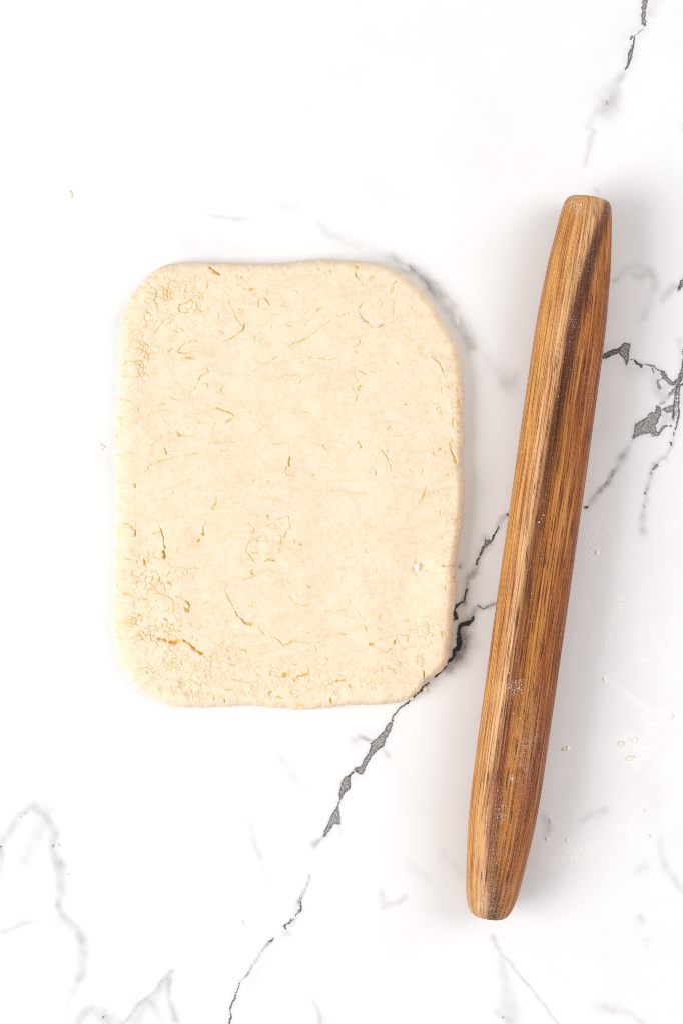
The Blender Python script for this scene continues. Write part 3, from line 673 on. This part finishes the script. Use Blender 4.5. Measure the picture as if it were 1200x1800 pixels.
offp = Rm * np.cos(Th); zz = ZA + Rm * np.sin(Th) * S * kz
wx = (cxp + nx_[0] * offp - 600) * S * kz; wy = (900 - (cyp + nx_[1] * offp)) * S * kz
# streak line: offset from the axis, in px, along the pin
sy = np.array([346, 375, 465, 580, 700, 780, 980, 1190, 1350, 1480, 1580, 1615], float)
so = np.array([30, 26, 6, -7, -11, -14, -21, -22, -29, -20, -4, -2], float)
stt = (sy - 346) / (1615 - 346) * LEN
sk = np.array([.3, .6, 1., 1., 1., .88, .5, .32, .3, .4, .7, .7], float)
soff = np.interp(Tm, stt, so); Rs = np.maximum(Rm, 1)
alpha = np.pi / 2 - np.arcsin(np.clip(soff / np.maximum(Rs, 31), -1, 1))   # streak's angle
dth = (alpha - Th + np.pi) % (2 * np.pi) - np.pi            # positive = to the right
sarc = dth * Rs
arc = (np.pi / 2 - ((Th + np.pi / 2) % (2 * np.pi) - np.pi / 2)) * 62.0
skk = np.interp(Tm, stt, sk)
idx = np.arange(len(st_) * NA).reshape(len(st_), NA)
a = idx[:-1]; b = idx[1:]
F = np.stack([a, b, np.roll(b, -1, 1), np.roll(a, -1, 1)], 2).reshape(-1, 4)

wm = NT('oiled_wood')
gc = wm.attr('grain', True); sa = wm.attr('streak'); sst = wm.attr('streak_strength')
dust = wm.attr('dust')
wA = wm.noise(wm.scale(gc, (.09, .004, 1)), 1.0, 4, .6)
wB = wm.noise(wm.scale(gc, (.5, .012, 1)), 1.0, 3, .6)
sw = wm.math('ADD', sa, wm.math('ADD', wm.math('MULTIPLY', wm.math('SUBTRACT', wA, .5), 16.0), wm.math('MULTIPLY', wm.math('SUBTRACT', wB, .5), 9.0)))
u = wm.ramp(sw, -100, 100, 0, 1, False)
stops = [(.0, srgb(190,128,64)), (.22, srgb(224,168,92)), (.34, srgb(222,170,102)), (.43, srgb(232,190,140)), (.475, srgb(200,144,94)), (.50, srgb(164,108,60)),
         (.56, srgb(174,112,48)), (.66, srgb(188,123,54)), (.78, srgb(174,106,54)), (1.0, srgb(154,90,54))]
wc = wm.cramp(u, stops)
# broad colour bands
wD = wm.noise(wm.scale(gc, (.075, .0022, 1), (7, 3, 0)), 1.0, 3, .55)
wc = wm.mix(wm.ramp(wD, .42, .66, 0, .55), wc, wm.mix(1.0, wc, srgb(214, 170, 150), 'MULTIPLY'))
wc = wm.mix(wm.ramp(wD, .46, .30, 0, .45), wc, srgb(206, 146, 70))
# grain lines
g1 = wm.noise(wm.scale(gc, (.36, .0045, 1)), 1.0, 3, .65)
g2 = wm.noise(wm.scale(gc, (.62, .008, 1), (3, 9, 0)), 1.0, 2, .6)
g3 = wm.noise(wm.scale(gc, (.22, .0035, 1), (13, 5, 0)), 1.0, 3, .6)
wc = wm.mix(wm.ramp(g3, .52, .66, 0, .5), wc, wm.mix(1.0, wc, srgb(178, 130, 108), 'MULTIPLY'))
wc = wm.mix(wm.ramp(g1, .47, .36, 0, .4), wc, srgb(224, 172, 106))
# dark brown streak
smask = wm.math('MULTIPLY', wm.ramp(wm.math('ABSOLUTE', wm.math('SUBTRACT', sw, 6.0)), 17.0, 5.0), sst)
wc = wm.mix(wm.math('MULTIPLY', smask, wm.ramp(wB, .3, .6, 1.0, .86)), wc, srgb(76, 33, 18))
wc = wm.mix(wm.ramp(g1, .50, .62, 0, .9), wc, wm.mix(1.0, wc, srgb(176, 130, 104), 'MULTIPLY'))
wc = wm.mix(wm.ramp(g2, .52, .64, 0, .7), wc, wm.mix(1.0, wc, srgb(170, 124, 100), 'MULTIPLY'))
# open pores: short dark dashes
p1 = wm.noise(wm.scale(gc, (.42, .018, 1), (5, 1, 0)), 1.0, 1.5, .5)
pm = wm.ramp(p1, .60, .655, 0, .95)
pm = wm.math('MULTIPLY', pm, wm.ramp(sw, -34, -8, .35, 1.0))
wc = wm.mix(pm, wc, srgb(74, 40, 26))
# small cross flecks on the pale side
f1 = wm.noise(wm.scale(gc, (.20, .36, 1), (2, 2, 0)), 1.0, 2, .6)
f2 = wm.noise(wm.scale(gc, (.055, .002, 1), (9, 4, 0)), 1.0, 1, .5)
fm = wm.math('MULTIPLY', wm.ramp(f1, .54, .68), wm.math('MULTIPLY', wm.ramp(sw, -12, -26), wm.ramp(f2, .40, .56, .25, .8)))
wc = wm.mix(wm.math('MULTIPLY', fm, .8), wc, srgb(150, 92, 46))
# flour film: fine pale dust caught in the grain
d1 = wm.noise(wm.scale(gc, (.6, .55, 1)), 1.0, 2, .7)
dmask = wm.math('MULTIPLY', wm.math('GREATER_THAN', wm.math('ADD', d1, wm.math('MULTIPLY', dust, .11)), .70), .75)
dfilm = wm.math('ADD', dmask, wm.math('MULTIPLY', dust, .03), clamp=True)
wc = wm.mix(dfilm, wc, srgb(238, 226, 212))
wm.put(wm.b.inputs['Base Color'], wc)
wm.put(wm.b.inputs['Roughness'], wm.ramp(g1, .3, .7, .42, .6))
wm.b.inputs['Specular IOR Level'].default_value = 0.2
hgt = wm.math('SUBTRACT', wm.math('ADD', wm.math('MULTIPLY', g1, -.5), wm.math('MULTIPLY', dmask, .4)), wm.math('ADD', pm, wm.math('MULTIPLY', fm, .4)))
wm.put(wm.b.inputs['Normal'], wm.bump(hgt, .35, 0.0003))
en = np.exp(-(Tm / 45) ** 2) + np.exp(-((LEN - Tm) / 60) ** 2)
def patch(t, o, st2, so2, am): return am * np.exp(-((Tm - t) / st2) ** 2 - ((offp - o) / so2) ** 2)
dustv = .75 * en + .12 + patch(120, 5, 60, 20, .45) + patch(960, 20, 90, 22, .8) + patch(1100, 0, 90, 40, .35) + patch(230, -5, 60, 12, .4) + patch(1180, 0, 90, 40, .3) + patch(330, 40, 60, 14, .3)
dustv *= (1 + 1.4 * fbm(arc, Tm, 16, 3, 101))
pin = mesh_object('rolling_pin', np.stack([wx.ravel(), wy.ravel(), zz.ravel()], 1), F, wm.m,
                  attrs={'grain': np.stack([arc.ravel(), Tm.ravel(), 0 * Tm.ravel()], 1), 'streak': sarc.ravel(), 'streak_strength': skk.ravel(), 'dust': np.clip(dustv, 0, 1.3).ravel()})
tag(pin, 'tapered brown wooden rolling pin without handles, dusted with flour, lying right of the dough', 'rolling pin')
def pin_z(x, y):
    """height of the pin's top surface seen at a photograph pixel, or None beside it"""
    d = np.array([x, y]) - PT; t = float(d @ ax); o = float(d @ nx_)
    if t < 1 or t > LEN - 1: return None
    r = float(np.interp(t, st_, rr))
    if abs(o) > r * .97: return None
    return ZA + math.sqrt(r * r - o * o) * S * kz

# ------------------------------------------------------------------ flour and crumbs
fm_ = NT('flour')
gpf = fm_.n('ShaderNodeTexCoord').outputs['Object']
fm_.put(fm_.b.inputs['Base Color'], fm_.mix(fm_.ramp(fm_.noise(gpf, 300, 2), .4, .6), (.97, .96, .945, 1), (.95, .935, .91, 1)))
fm_.b.inputs['Roughness'].default_value = .9
fm_.b.inputs['Specular IOR Level'].default_value = .1
cm_ = NT('dry_dough_crumb')
gpc = cm_.n('ShaderNodeTexCoord').outputs['Object']
cm_.put(cm_.b.inputs['Base Color'], cm_.mix(cm_.ramp(cm_.noise(gpc, 900, 3), .4, .62), (.93, .88, .76, 1), (.92, .84, .66, 1)))
cm_.b.inputs['Roughness'].default_value = .8
cm_.put(cm_.b.inputs['Normal'], cm_.bump(cm_.noise(gpc, 2500, 3), .25, .0002))

phi = (1 + 5 ** .5) / 2
ICO_V = np.array([(-1, phi, 0), (1, phi, 0), (-1, -phi, 0), (1, -phi, 0), (0, -1, phi), (0, 1, phi), (0, -1, -phi), (0, 1, -phi), (phi, 0, -1), (phi, 0, 1), (-phi, 0, -1), (-phi, 0, 1)]) / math.sqrt(1 + phi * phi)
ICO_F = np.array([(0,11,5),(0,5,1),(0,1,7),(0,7,10),(0,10,11),(1,5,9),(5,11,4),(11,10,2),(10,7,6),(7,1,8),(3,9,4),(3,4,2),(3,2,6),(3,6,8),(3,8,9),(4,9,5),(2,4,11),(6,2,10),(8,6,7),(9,8,1)])
def grains(name, pts, mat):
    """pts: rows of x px, y px, base height m, radius px, flatness"""
    pts = np.array(pts, float); n = len(pts)
    ang = rng.uniform(0, 2 * np.pi, n)
    V = ICO_V[None] * rng.uniform(.7, 1.25, (n, 12, 1))
    sx = rng.uniform(.7, 1.3, n)
    x = V[..., 0] * np.cos(ang)[:, None] * sx[:, None] - V[..., 1] * np.sin(ang)[:, None]
    y = V[..., 0] * np.sin(ang)[:, None] * sx[:, None] + V[..., 1] * np.cos(ang)[:, None]
    r = pts[:, 3] * S
    bx, by = to_world(pts[:, 0], pts[:, 1], pts[:, 2])
    vx = bx[:, None] + x * r[:, None]; vy = by[:, None] + y * r[:, None]
    vz = pts[:, 2][:, None] + (V[..., 2] + .12) * r[:, None] * (pts[:, 4] * np.where(pts[:, 2] > 0, 1, .55))[:, None]
    F = ICO_F[None] + (np.arange(n) * 12)[:, None, None]
    return mesh_object(name, np.stack([vx, vy, vz], 2).reshape(-1, 3), F.reshape(-1, 3), mat)

def scatter(line, n, spread, rlo, rhi, flat=.6, zf=None):
    out = []; L = [0]
    for p, q in zip(line[:-1], line[1:]): L.append(L[-1] + math.hypot(q[0] - p[0], q[1] - p[1]))
    for _ in range(n):
        s = rng.uniform(0, L[-1]) if L[-1] > 0 else 0
        x = np.interp(s, L, [p[0] for p in line]) if L[-1] > 0 else line[0][0]
        y = np.interp(s, L, [p[1] for p in line]) if L[-1] > 0 else line[0][1]
        x += rng.normal(0, spread[0]); y += rng.normal(0, spread[1])
        r = rlo + (rhi - rlo) * rng.random() ** 2.5
        z = 0.0
        if zf == 'pin':
            z = pin_z(x, y)
            if z is None: continue
            z -= r * S * .3 * flat
        elif zf == 'dough':
            z = dough_top(x, y) - .0002
        elif pin_z(x, y) is not None: continue
        out.append((x, y, z, r, flat))
    return out

G = []
smear = px('A8', [(535,485),(560,450),(600,440),(650,430),(700,425),(750,410)])
G += scatter(smear, 1300, (5, 5), .35, 1.0, .8)
G += scatter(px('A8', [(530,490),(620,460),(700,445)]), 500, (4, 2.5), .4, 1.1, .9)
G += scatter(px('A8', [(740,390),(770,385)]), 90, (5, 4), .3, .8)
G += scatter(px('A8', [(540,500),(560,480)]), 60, (4, 7), .3, .8)
ridge = px('C6', [(568,38),(600,62),(650,95),(700,130),(740,165),(800,215),(850,240)])
G += scatter(ridge, 520, (1.0, 1.0), .4, 1.3, 1.0)
G += scatter(px('C6', [(850,240),(960,300),(1040,325),(1100,355)]), 240, (3.0, 1.7), .35, 1.2, .9)
G += scatter(px('C6', [(1130,360),(1230,370)]), 40, (2, 1), .3, .8)
G += scatter(px('C6', [(880,250),(900,330),(950,430),(960,500)]), 420, (8, 7), .35, 1.2, .5)
G += scatter(px('C6', [(700,540),(800,540),(870,600),(860,700),(840,750)]), 500, (9, 7), .4, 1.5, .6)
G += scatter(px('C6', [(800,590),(800,600)]), 350, (18, 12), .4, 1.7, .55)
G += scatter(px('C6', [(490,600),(520,680)]), 110, (6, 6), .35, 1.2, .5)
G += scatter(px('C6', [(640,630),(700,640)]), 70, (8, 6), .35, 1.0, .5)
G += scatter(px('C6', [(270,780),(300,800)]), 130, (6, 6), .3, .9, .5)
G += scatter(px('C6', [(420,220),(430,260)]), 60, (5, 5), .3, .9, .5)
G += scatter(px('C6', [(560,245),(570,250)]), 30, (4, 3), .3, 1.0, .5)
G += scatter(px('C6', [(730,280),(740,300)]), 20, (3, 3), .3, 1.0, .5)
G += scatter(px('C6', [(740,800),(760,810)]), 40, (4, 3), .4, 1.3, .6)
G += scatter(px('C6', [(700,910),(712,920)]), 14, (3, 3), .5, 1.4, .6)
G += scatter(px('C6', [(700,1240),(750,1215),(810,1210)]), 150, (3, 2), .4, 1.3, .7)
G += scatter(px('C6', [(810,1310),(900,1290)]), 80, (4, 2.5), .4, 1.2, .7)
G += scatter(px('C6', [(1080,1190),(1120,1120)]), 180, (9, 8), .4, 1.2, .4)
G += scatter(px('C6', [(180,1180),(260,1210)]), 110, (4, 3), .3, 1.0, .6)
G += scatter(px('C6', [(920,820),(950,840)]), 40, (4, 4), .3, 1.1, .5)
G += scatter(px('C6', [(1130,540),(1150,550)]), 22, (4, 3), .3, 1.2, .5)
G += scatter(px('C5', [(250,190),(220,260),(210,340),(220,420),(250,530)]), 230, (3.5, 5), .35, 1.2, .6)
G += scatter(px('C5', [(380,170),(320,210),(300,260),(310,330)]), 130, (3, 4), .3, 1.1, .6)
G += scatter(px('C5', [(270,10),(250,70),(400,150)]), 80, (4, 4), .3, 1.0, .6)
G += scatter(px('C5', [(520,480),(560,540),(600,590)]), 240, (8, 8), .35, 1.3, .5)
G += scatter(px('C5', [(700,330),(790,430)]), 110, (7, 8), .3, 1.3, .5)
G += scatter(px('C5', [(840,340),(800,420)]), 50, (4, 4), .4, 1.4, .5)
G += scatter(px('C5', [(170,940),(180,1000),(200,1060)]), 160, (2.5, 4), .35, 1.1, .6)
G += scatter(px('C5', [(210,1160),(205,1290),(210,1400)]), 90, (1.6, 4), .3, 1.0, .6)
G += scatter(px('C5', [(60,1270),(85,1400)]), 60, (1.6, 3), .3, 1.0, .6)
G += scatter(px('C5', [(530,880),(520,1000),(520,1090),(450,1150)]), 260, (6, 6), .3, 1.2, .5)
G += scatter(px('C5', [(440,1230),(410,1290),(400,1400)]), 200, (3, 5), .35, 1.3, .5)
G += scatter(px('C5', [(880,1150),(880,1260),(920,1400)]), 120, (3, 5), .3, 1.3, .4)
G += scatter(px('C5', [(750,1280),(720,1350)]), 80, (4, 6), .3, 1.3, .4)
G += scatter(px('C5', [(740,1490),(850,1650)]), 110, (3, 3), .3, 1.3, .5)
G += scatter(px('C5', [(620,640),(800,760),(700,850)]), 110, (9, 9), .3, 1.1, .4)
G += scatter(px('C5', [(300,1610),(320,1640)]), 24, (2, 2), .3, .9, .5)
G += scatter(px('D2', [(690,95),(740,100),(800,125)]), 150, (1.5, 1.6), .3, 1.0, .9)
G += scatter(px('D2', [(625,65),(628,68)]), 6, (.8, .8), .5, 1.0, .9)
G += scatter(px('D2', [(1020,340),(1050,335)]), 36, (2.5, 2.5), .3, .9, .8)
G += scatter(px('D2', [(1100,400),(1108,480)]), 80, (1.6, 2.5), .3, .9, .8)
G += scatter(px('A5', [(855,240),(880,265),(915,285)]), 40, (1.6, 1.6), .3, 1.0, .8)
G += scatter(px('A5', [(865,400),(890,360)]), 16, (1.2, 2), .3, .9, .8)
G += scatter(px('A6', [(740,940),(690,1020),(660,1060)]), 60, (2, 3), .25, .8, .6)
G += scatter(px('A6', [(905,1160),(945,1130),(960,1230)]), 80, (3, 6), .3, 1.0, .6)
G += scatter(px('A6', [(620,1190),(630,1200)]), 26, (2.5, 3), .3, 1.1, .6)
G += scatter(px('A6', [(780,1100),(850,900)]), 60, (8, 10), .25, .8, .6)
G += scatter(px('A6', [(600,1250),(780,1330)]), 120, (9, 12), .25, .9, .5)
G += scatter(px('A6', [(555,1105),(560,1115)]), 14, (2, 2), .4, 1.1, .7)
G += scatter(px('A8', [(1120,270),(1180,190)]), 90, (8, 8), .3, 1.0, .4)
G += scatter(px('A8', [(415,1100),(430,1140)]), 50, (3, 4), .3, 1.1, .6)
G += scatter(px('A8', [(545,960),(575,965)]), 26, (3, 2), .3, 1.0, .6)
G += scatter(px('A8', [(1000,220),(1000,228)]), 8, (1, 2), .5, 1.2, .8)
for _ in range(420):       # single grains strewn over the right of the worktop
    x, y = rng.uniform(990, 1215), rng.uniform(640, 1780)
    if pin_z(x, y) is None: G.append((x, y, 0, rng.uniform(.25, .8), .7))
for _ in range(260):
    x, y = rng.uniform(-30, 1230), rng.uniform(-30, 1830)
    if pin_z(x, y) is None and not (195 < x < 820 and 445 < y < 1255): G.append((x, y, 0, rng.uniform(.25, .7), .6))
for x, y, r in ((1126,1370,1.1),(871,361,1.4),(777,1457,1.2),(700,1480,1.0),(1145,1685,1.1),(1120,1660,.9),(1027,1668,1.1),(896,1724,1.0),(967,1637,.9),(1050,1553,1.3),(1044,1523,1.2),(1009,1468,1.1),(994,1748,.9),(1058,693,1.3),(1071,692,1.1),(66,264,1.3),(200,363,1.1),(538,284,.9),(877,5,1.0),(944,90,1.2),(727,1610,.9),(1113,1530,.9),(740,1531,1.1)):
    G.append((x, y, 0, r, .8))
GA = np.array(G)
FLM = Field(xa, ya, xb, yb, 2.0, 0.0)
iy = ((GA[:, 1] - ya) / 2).astype(int).clip(0, FLM.ny - 1); ix = ((GA[:, 0] - xa) / 2).astype(int).clip(0, FLM.nx - 1)
np.add.at(FLM.a, (iy, ix), GA[:, 3] ** 2)
for _ in range(1):      # the powder between the grains
    FLM.a = (np.roll(FLM.a, 1, 0) + 2 * FLM.a + np.roll(FLM.a, -1, 0)) / 4
    FLM.a = (np.roll(FLM.a, 1, 1) + 2 * FLM.a + np.roll(FLM.a, -1, 1)) / 4
cme = counter.data
co = np.empty(len(cme.vertices) * 3, np.float32); cme.vertices.foreach_get('co', co); co = co.reshape(-1, 3)
fv = 1 - np.exp(-FLM.sample(co[:, 0] / S + 600, 900 - co[:, 1] / S) * 1.6)
fa = cme.attributes.new('flour_film', 'FLOAT', 'POINT'); fa.data.foreach_set('value', fv.astype(np.float32))
fl = grains('flour_dusting', G, fm_.m)
tag(fl, 'white flour scattered in smears and grains over the marble right of the rolling pin and by the dough', 'flour', kind='stuff')

G = []
G += scatter(px('A5', [(480,375),(520,345),(560,330)]), 480, (2.2, 1.6), .3, .85, .8, 'pin')
G += scatter(px('A5', [(420,545),(440,515),(470,510)]), 168, (1.6, 2.2), .25, .8, .8, 'pin')
G += scatter(px('A5', [(480,450),(540,440)]), 96, (4, 3), .25, .75, .8, 'pin')
G += scatter(px('A5', [(400,680),(410,780),(400,840)]), 264, (3, 5), .2, .7, .8, 'pin')
G += scatter(px('A5', [(560,130),(600,200),(600,300)]), 312, (5, 6), .25, .75, .8, 'pin')
G += scatter([(1005, 358), (1060, 360)], 528, (10, 7), .25, .75, .8, 'pin')
G += scatter([(840, 1603), (880, 1606)], 624, (12, 6), .25, .8, .8, 'pin')
G += scatter([(870, 1590), (885, 1600)], 312, (9, 10), .25, .7, .8, 'pin')
G += scatter(px('A7', [(505,550),(515,600),(540,640)]), 312, (4, 6), .25, .8, .8, 'pin')
G += scatter(px('A7', [(470,800),(470,860),(465,960)]), 560, (6, 8), .25, .8, .8, 'pin')
G += scatter(px('A7', [(400,880)]*2, ), 168, (3, 4), .25, .9, .8, 'pin')
G += scatter(px('A7', [(350,1110)]*2, ), 144, (4, 4), .25, .8, .8, 'pin')
G += scatter(px('A7', [(480,1010),(430,1100),(460,1180)]), 336, (9, 12), .25, .75, .8, 'pin')
G += scatter(px('A7', [(390,630),(330,640),(380,680)]), 144, (6, 6), .25, .8, .8, 'pin')
G += scatter(px('A8', [(300,160),(280,240),(330,200)]), 110, (8, 10), .25, .8, .8, 'pin')
G += scatter(px('A8', [(260,520),(330,600),(280,680)]), 312, (9, 12), .25, .75, .8, 'pin')
G += scatter([(1040, 360), (1000, 620), (960, 900), (930, 1150), (880, 1580)], 1488, (26, 8), .2, .6, .8, 'pin')
G += scatter([(1050, 640), (1056, 600)], 144, (3, 12), .25, .75, .8, 'pin')
for q in (('A7', 530, 494, 1.5), ('A6', 250, 1268, 1.5), ('A6', 280, 1220, 1.1), ('A6', 480, 1045, 1.1), ('A6', 490, 1055, .9), ('A5', 260, 970, 1.2), ('A6', 135, 805, 1.0), ('A6', 640, 150, 1.0), ('A7', 513, 632, 1.2), ('A7', 328, 580, 1.0), ('A7', 390, 680, .9)):
    p = px(q[0], [(q[1], q[2])])[0]; z = pin_z(*p)
    if z: G.append((p[0], p[1], z - .0001, q[3], .8))
fp = grains('flour_dusting', G, fm_.m)
tag(fp, 'fine white flour clinging to the wooden rolling pin, thickest at both ends', 'flour', kind='stuff')

def crumb(label, x, y, rx, ry, ang=0., z=None, mat=None, hgt=.6, seed=0):
    """one irregular crumb, rx by ry photograph pixels"""
    import bmesh
    bm = bmesh.new(); bmesh.ops.create_icosphere(bm, subdivisions=3, radius=1)
    r2 = np.random.default_rng(seed + 100)
    k1 = r2.uniform(1.6, 2.6, 3); ph = r2.uniform(0, 6, 6)
    for v in bm.verts:
        c = v.co
        f = 1 + .22 * math.sin(c.x * k1[0] * 2 + ph[0]) * math.cos(c.y * k1[1] * 2 + ph[1]) + .12 * math.sin(c.y * 5 + ph[2]) + .10 * math.sin(c.x * 7 + c.z * 4 + ph[3])
        c = c * f
        v.co = (c.x * rx * S, c.y * ry * S, max(c.z, -.55) * min(rx, ry) * S * hgt)
    me = bpy.data.meshes.new('crumb'); bm.to_mesh(me); bm.free()
    for p in me.polygons: p.use_smooth = True
    me.materials.append(mat or cm_.m)
    o = bpy.data.objects.new('crumb', me); scene.collection.objects.link(o)
    z0 = 0 if z is None else z
    wx, wy = to_world(x, y, z0)
    o.location = (float(wx), float(wy), z0 + .5 * min(rx, ry) * S * hgt)
    o.rotation_euler = (0, 0, ang)
    tag(o, label, 'crumb', 'crumbs strewn around the dough and the rolling pin')
    return o
C = crumb
C('small pale yellow crumb alone on the white marble in the empty upper left', 124, 341, 3.2, 7.0, .1, seed=1)
C('white crumb on the marble just left of the dough sheet', 177, 786, 6.0, 6.5, .3, mat=fm_.m, hgt=.35, seed=2)
C('white angular flake of flour resting on the dough near its right edge', 732, 998, 3.6, 7.5, -.1, z=TH - .0004, mat=fm_.m, seed=3)
C('cream crumb beside the dark vein at the lower right corner of the dough', 746.5, 1213, 4.5, 6, .3, seed=4)
C('white crumb at the dough edge where the dark vein comes out below', 722, 1227.5, 4.5, 3.6, .2, mat=fm_.m, seed=5)
C('small brownish cream crumb right of the rolling pin, above the scattered flour patch', 990, 1316.5, 3.0, 3.0, .4, seed=6)
C('second white crumb touching the small brownish one right of the rolling pin', 996.5, 1315.5, 3.8, 3.6, .9, mat=fm_.m, seed=7)
C('yellowest crumb at the upper left of the crumbly flour patch', 1090.5, 1307, 4.2, 5.2, .5, seed=8)
C('yellow crumb at the lower edge of the crumbly flour patch', 1106, 1332, 6.2, 4.6, .2, seed=9)
C('pale crumb at the upper right of the crumbly flour patch', 1114, 1301, 4.6, 4.4, .2, mat=fm_.m, hgt=.5, seed=10)
C('round white crumb at the end of the thin ridge of flour near the right edge', 1177, 1260, 4.4, 4.2, .2, mat=fm_.m, seed=11)
C('white crumb above the pale cloudy veins, right of the long smear of flour', 1137, 1471, 4.2, 4.2, .2, mat=fm_.m, seed=12)
C('upright white crumb standing above the short smear of flour at the right', 1128.5, 1427, 3.0, 4.4, .1, mat=fm_.m, seed=13)
C('left of two tiny white crumbs above the long smear of flour', 961, 1475, 2.3, 2.3, .0, mat=fm_.m, hgt=.8, seed=14)
C('right of two tiny white crumbs above the long smear of flour', 996, 1476, 2.3, 3.0, .0, mat=fm_.m, hgt=.8, seed=15)
C('tiny white crumb on bare marble left of the thin dark vein at the bottom', 425, 1623, 3.4, 4.6, .2, mat=fm_.m, hgt=.5, seed=16)
C('white crumb on the marble just right of the middle of the rolling pin', 1048, 971, 2.8, 3.2, .2, mat=fm_.m, seed=17)
C('white crumb at the top end of the thin ridge of flour', 1062, 1194, 4.4, 3.2, -.5, mat=fm_.m, hgt=.6, seed=18)
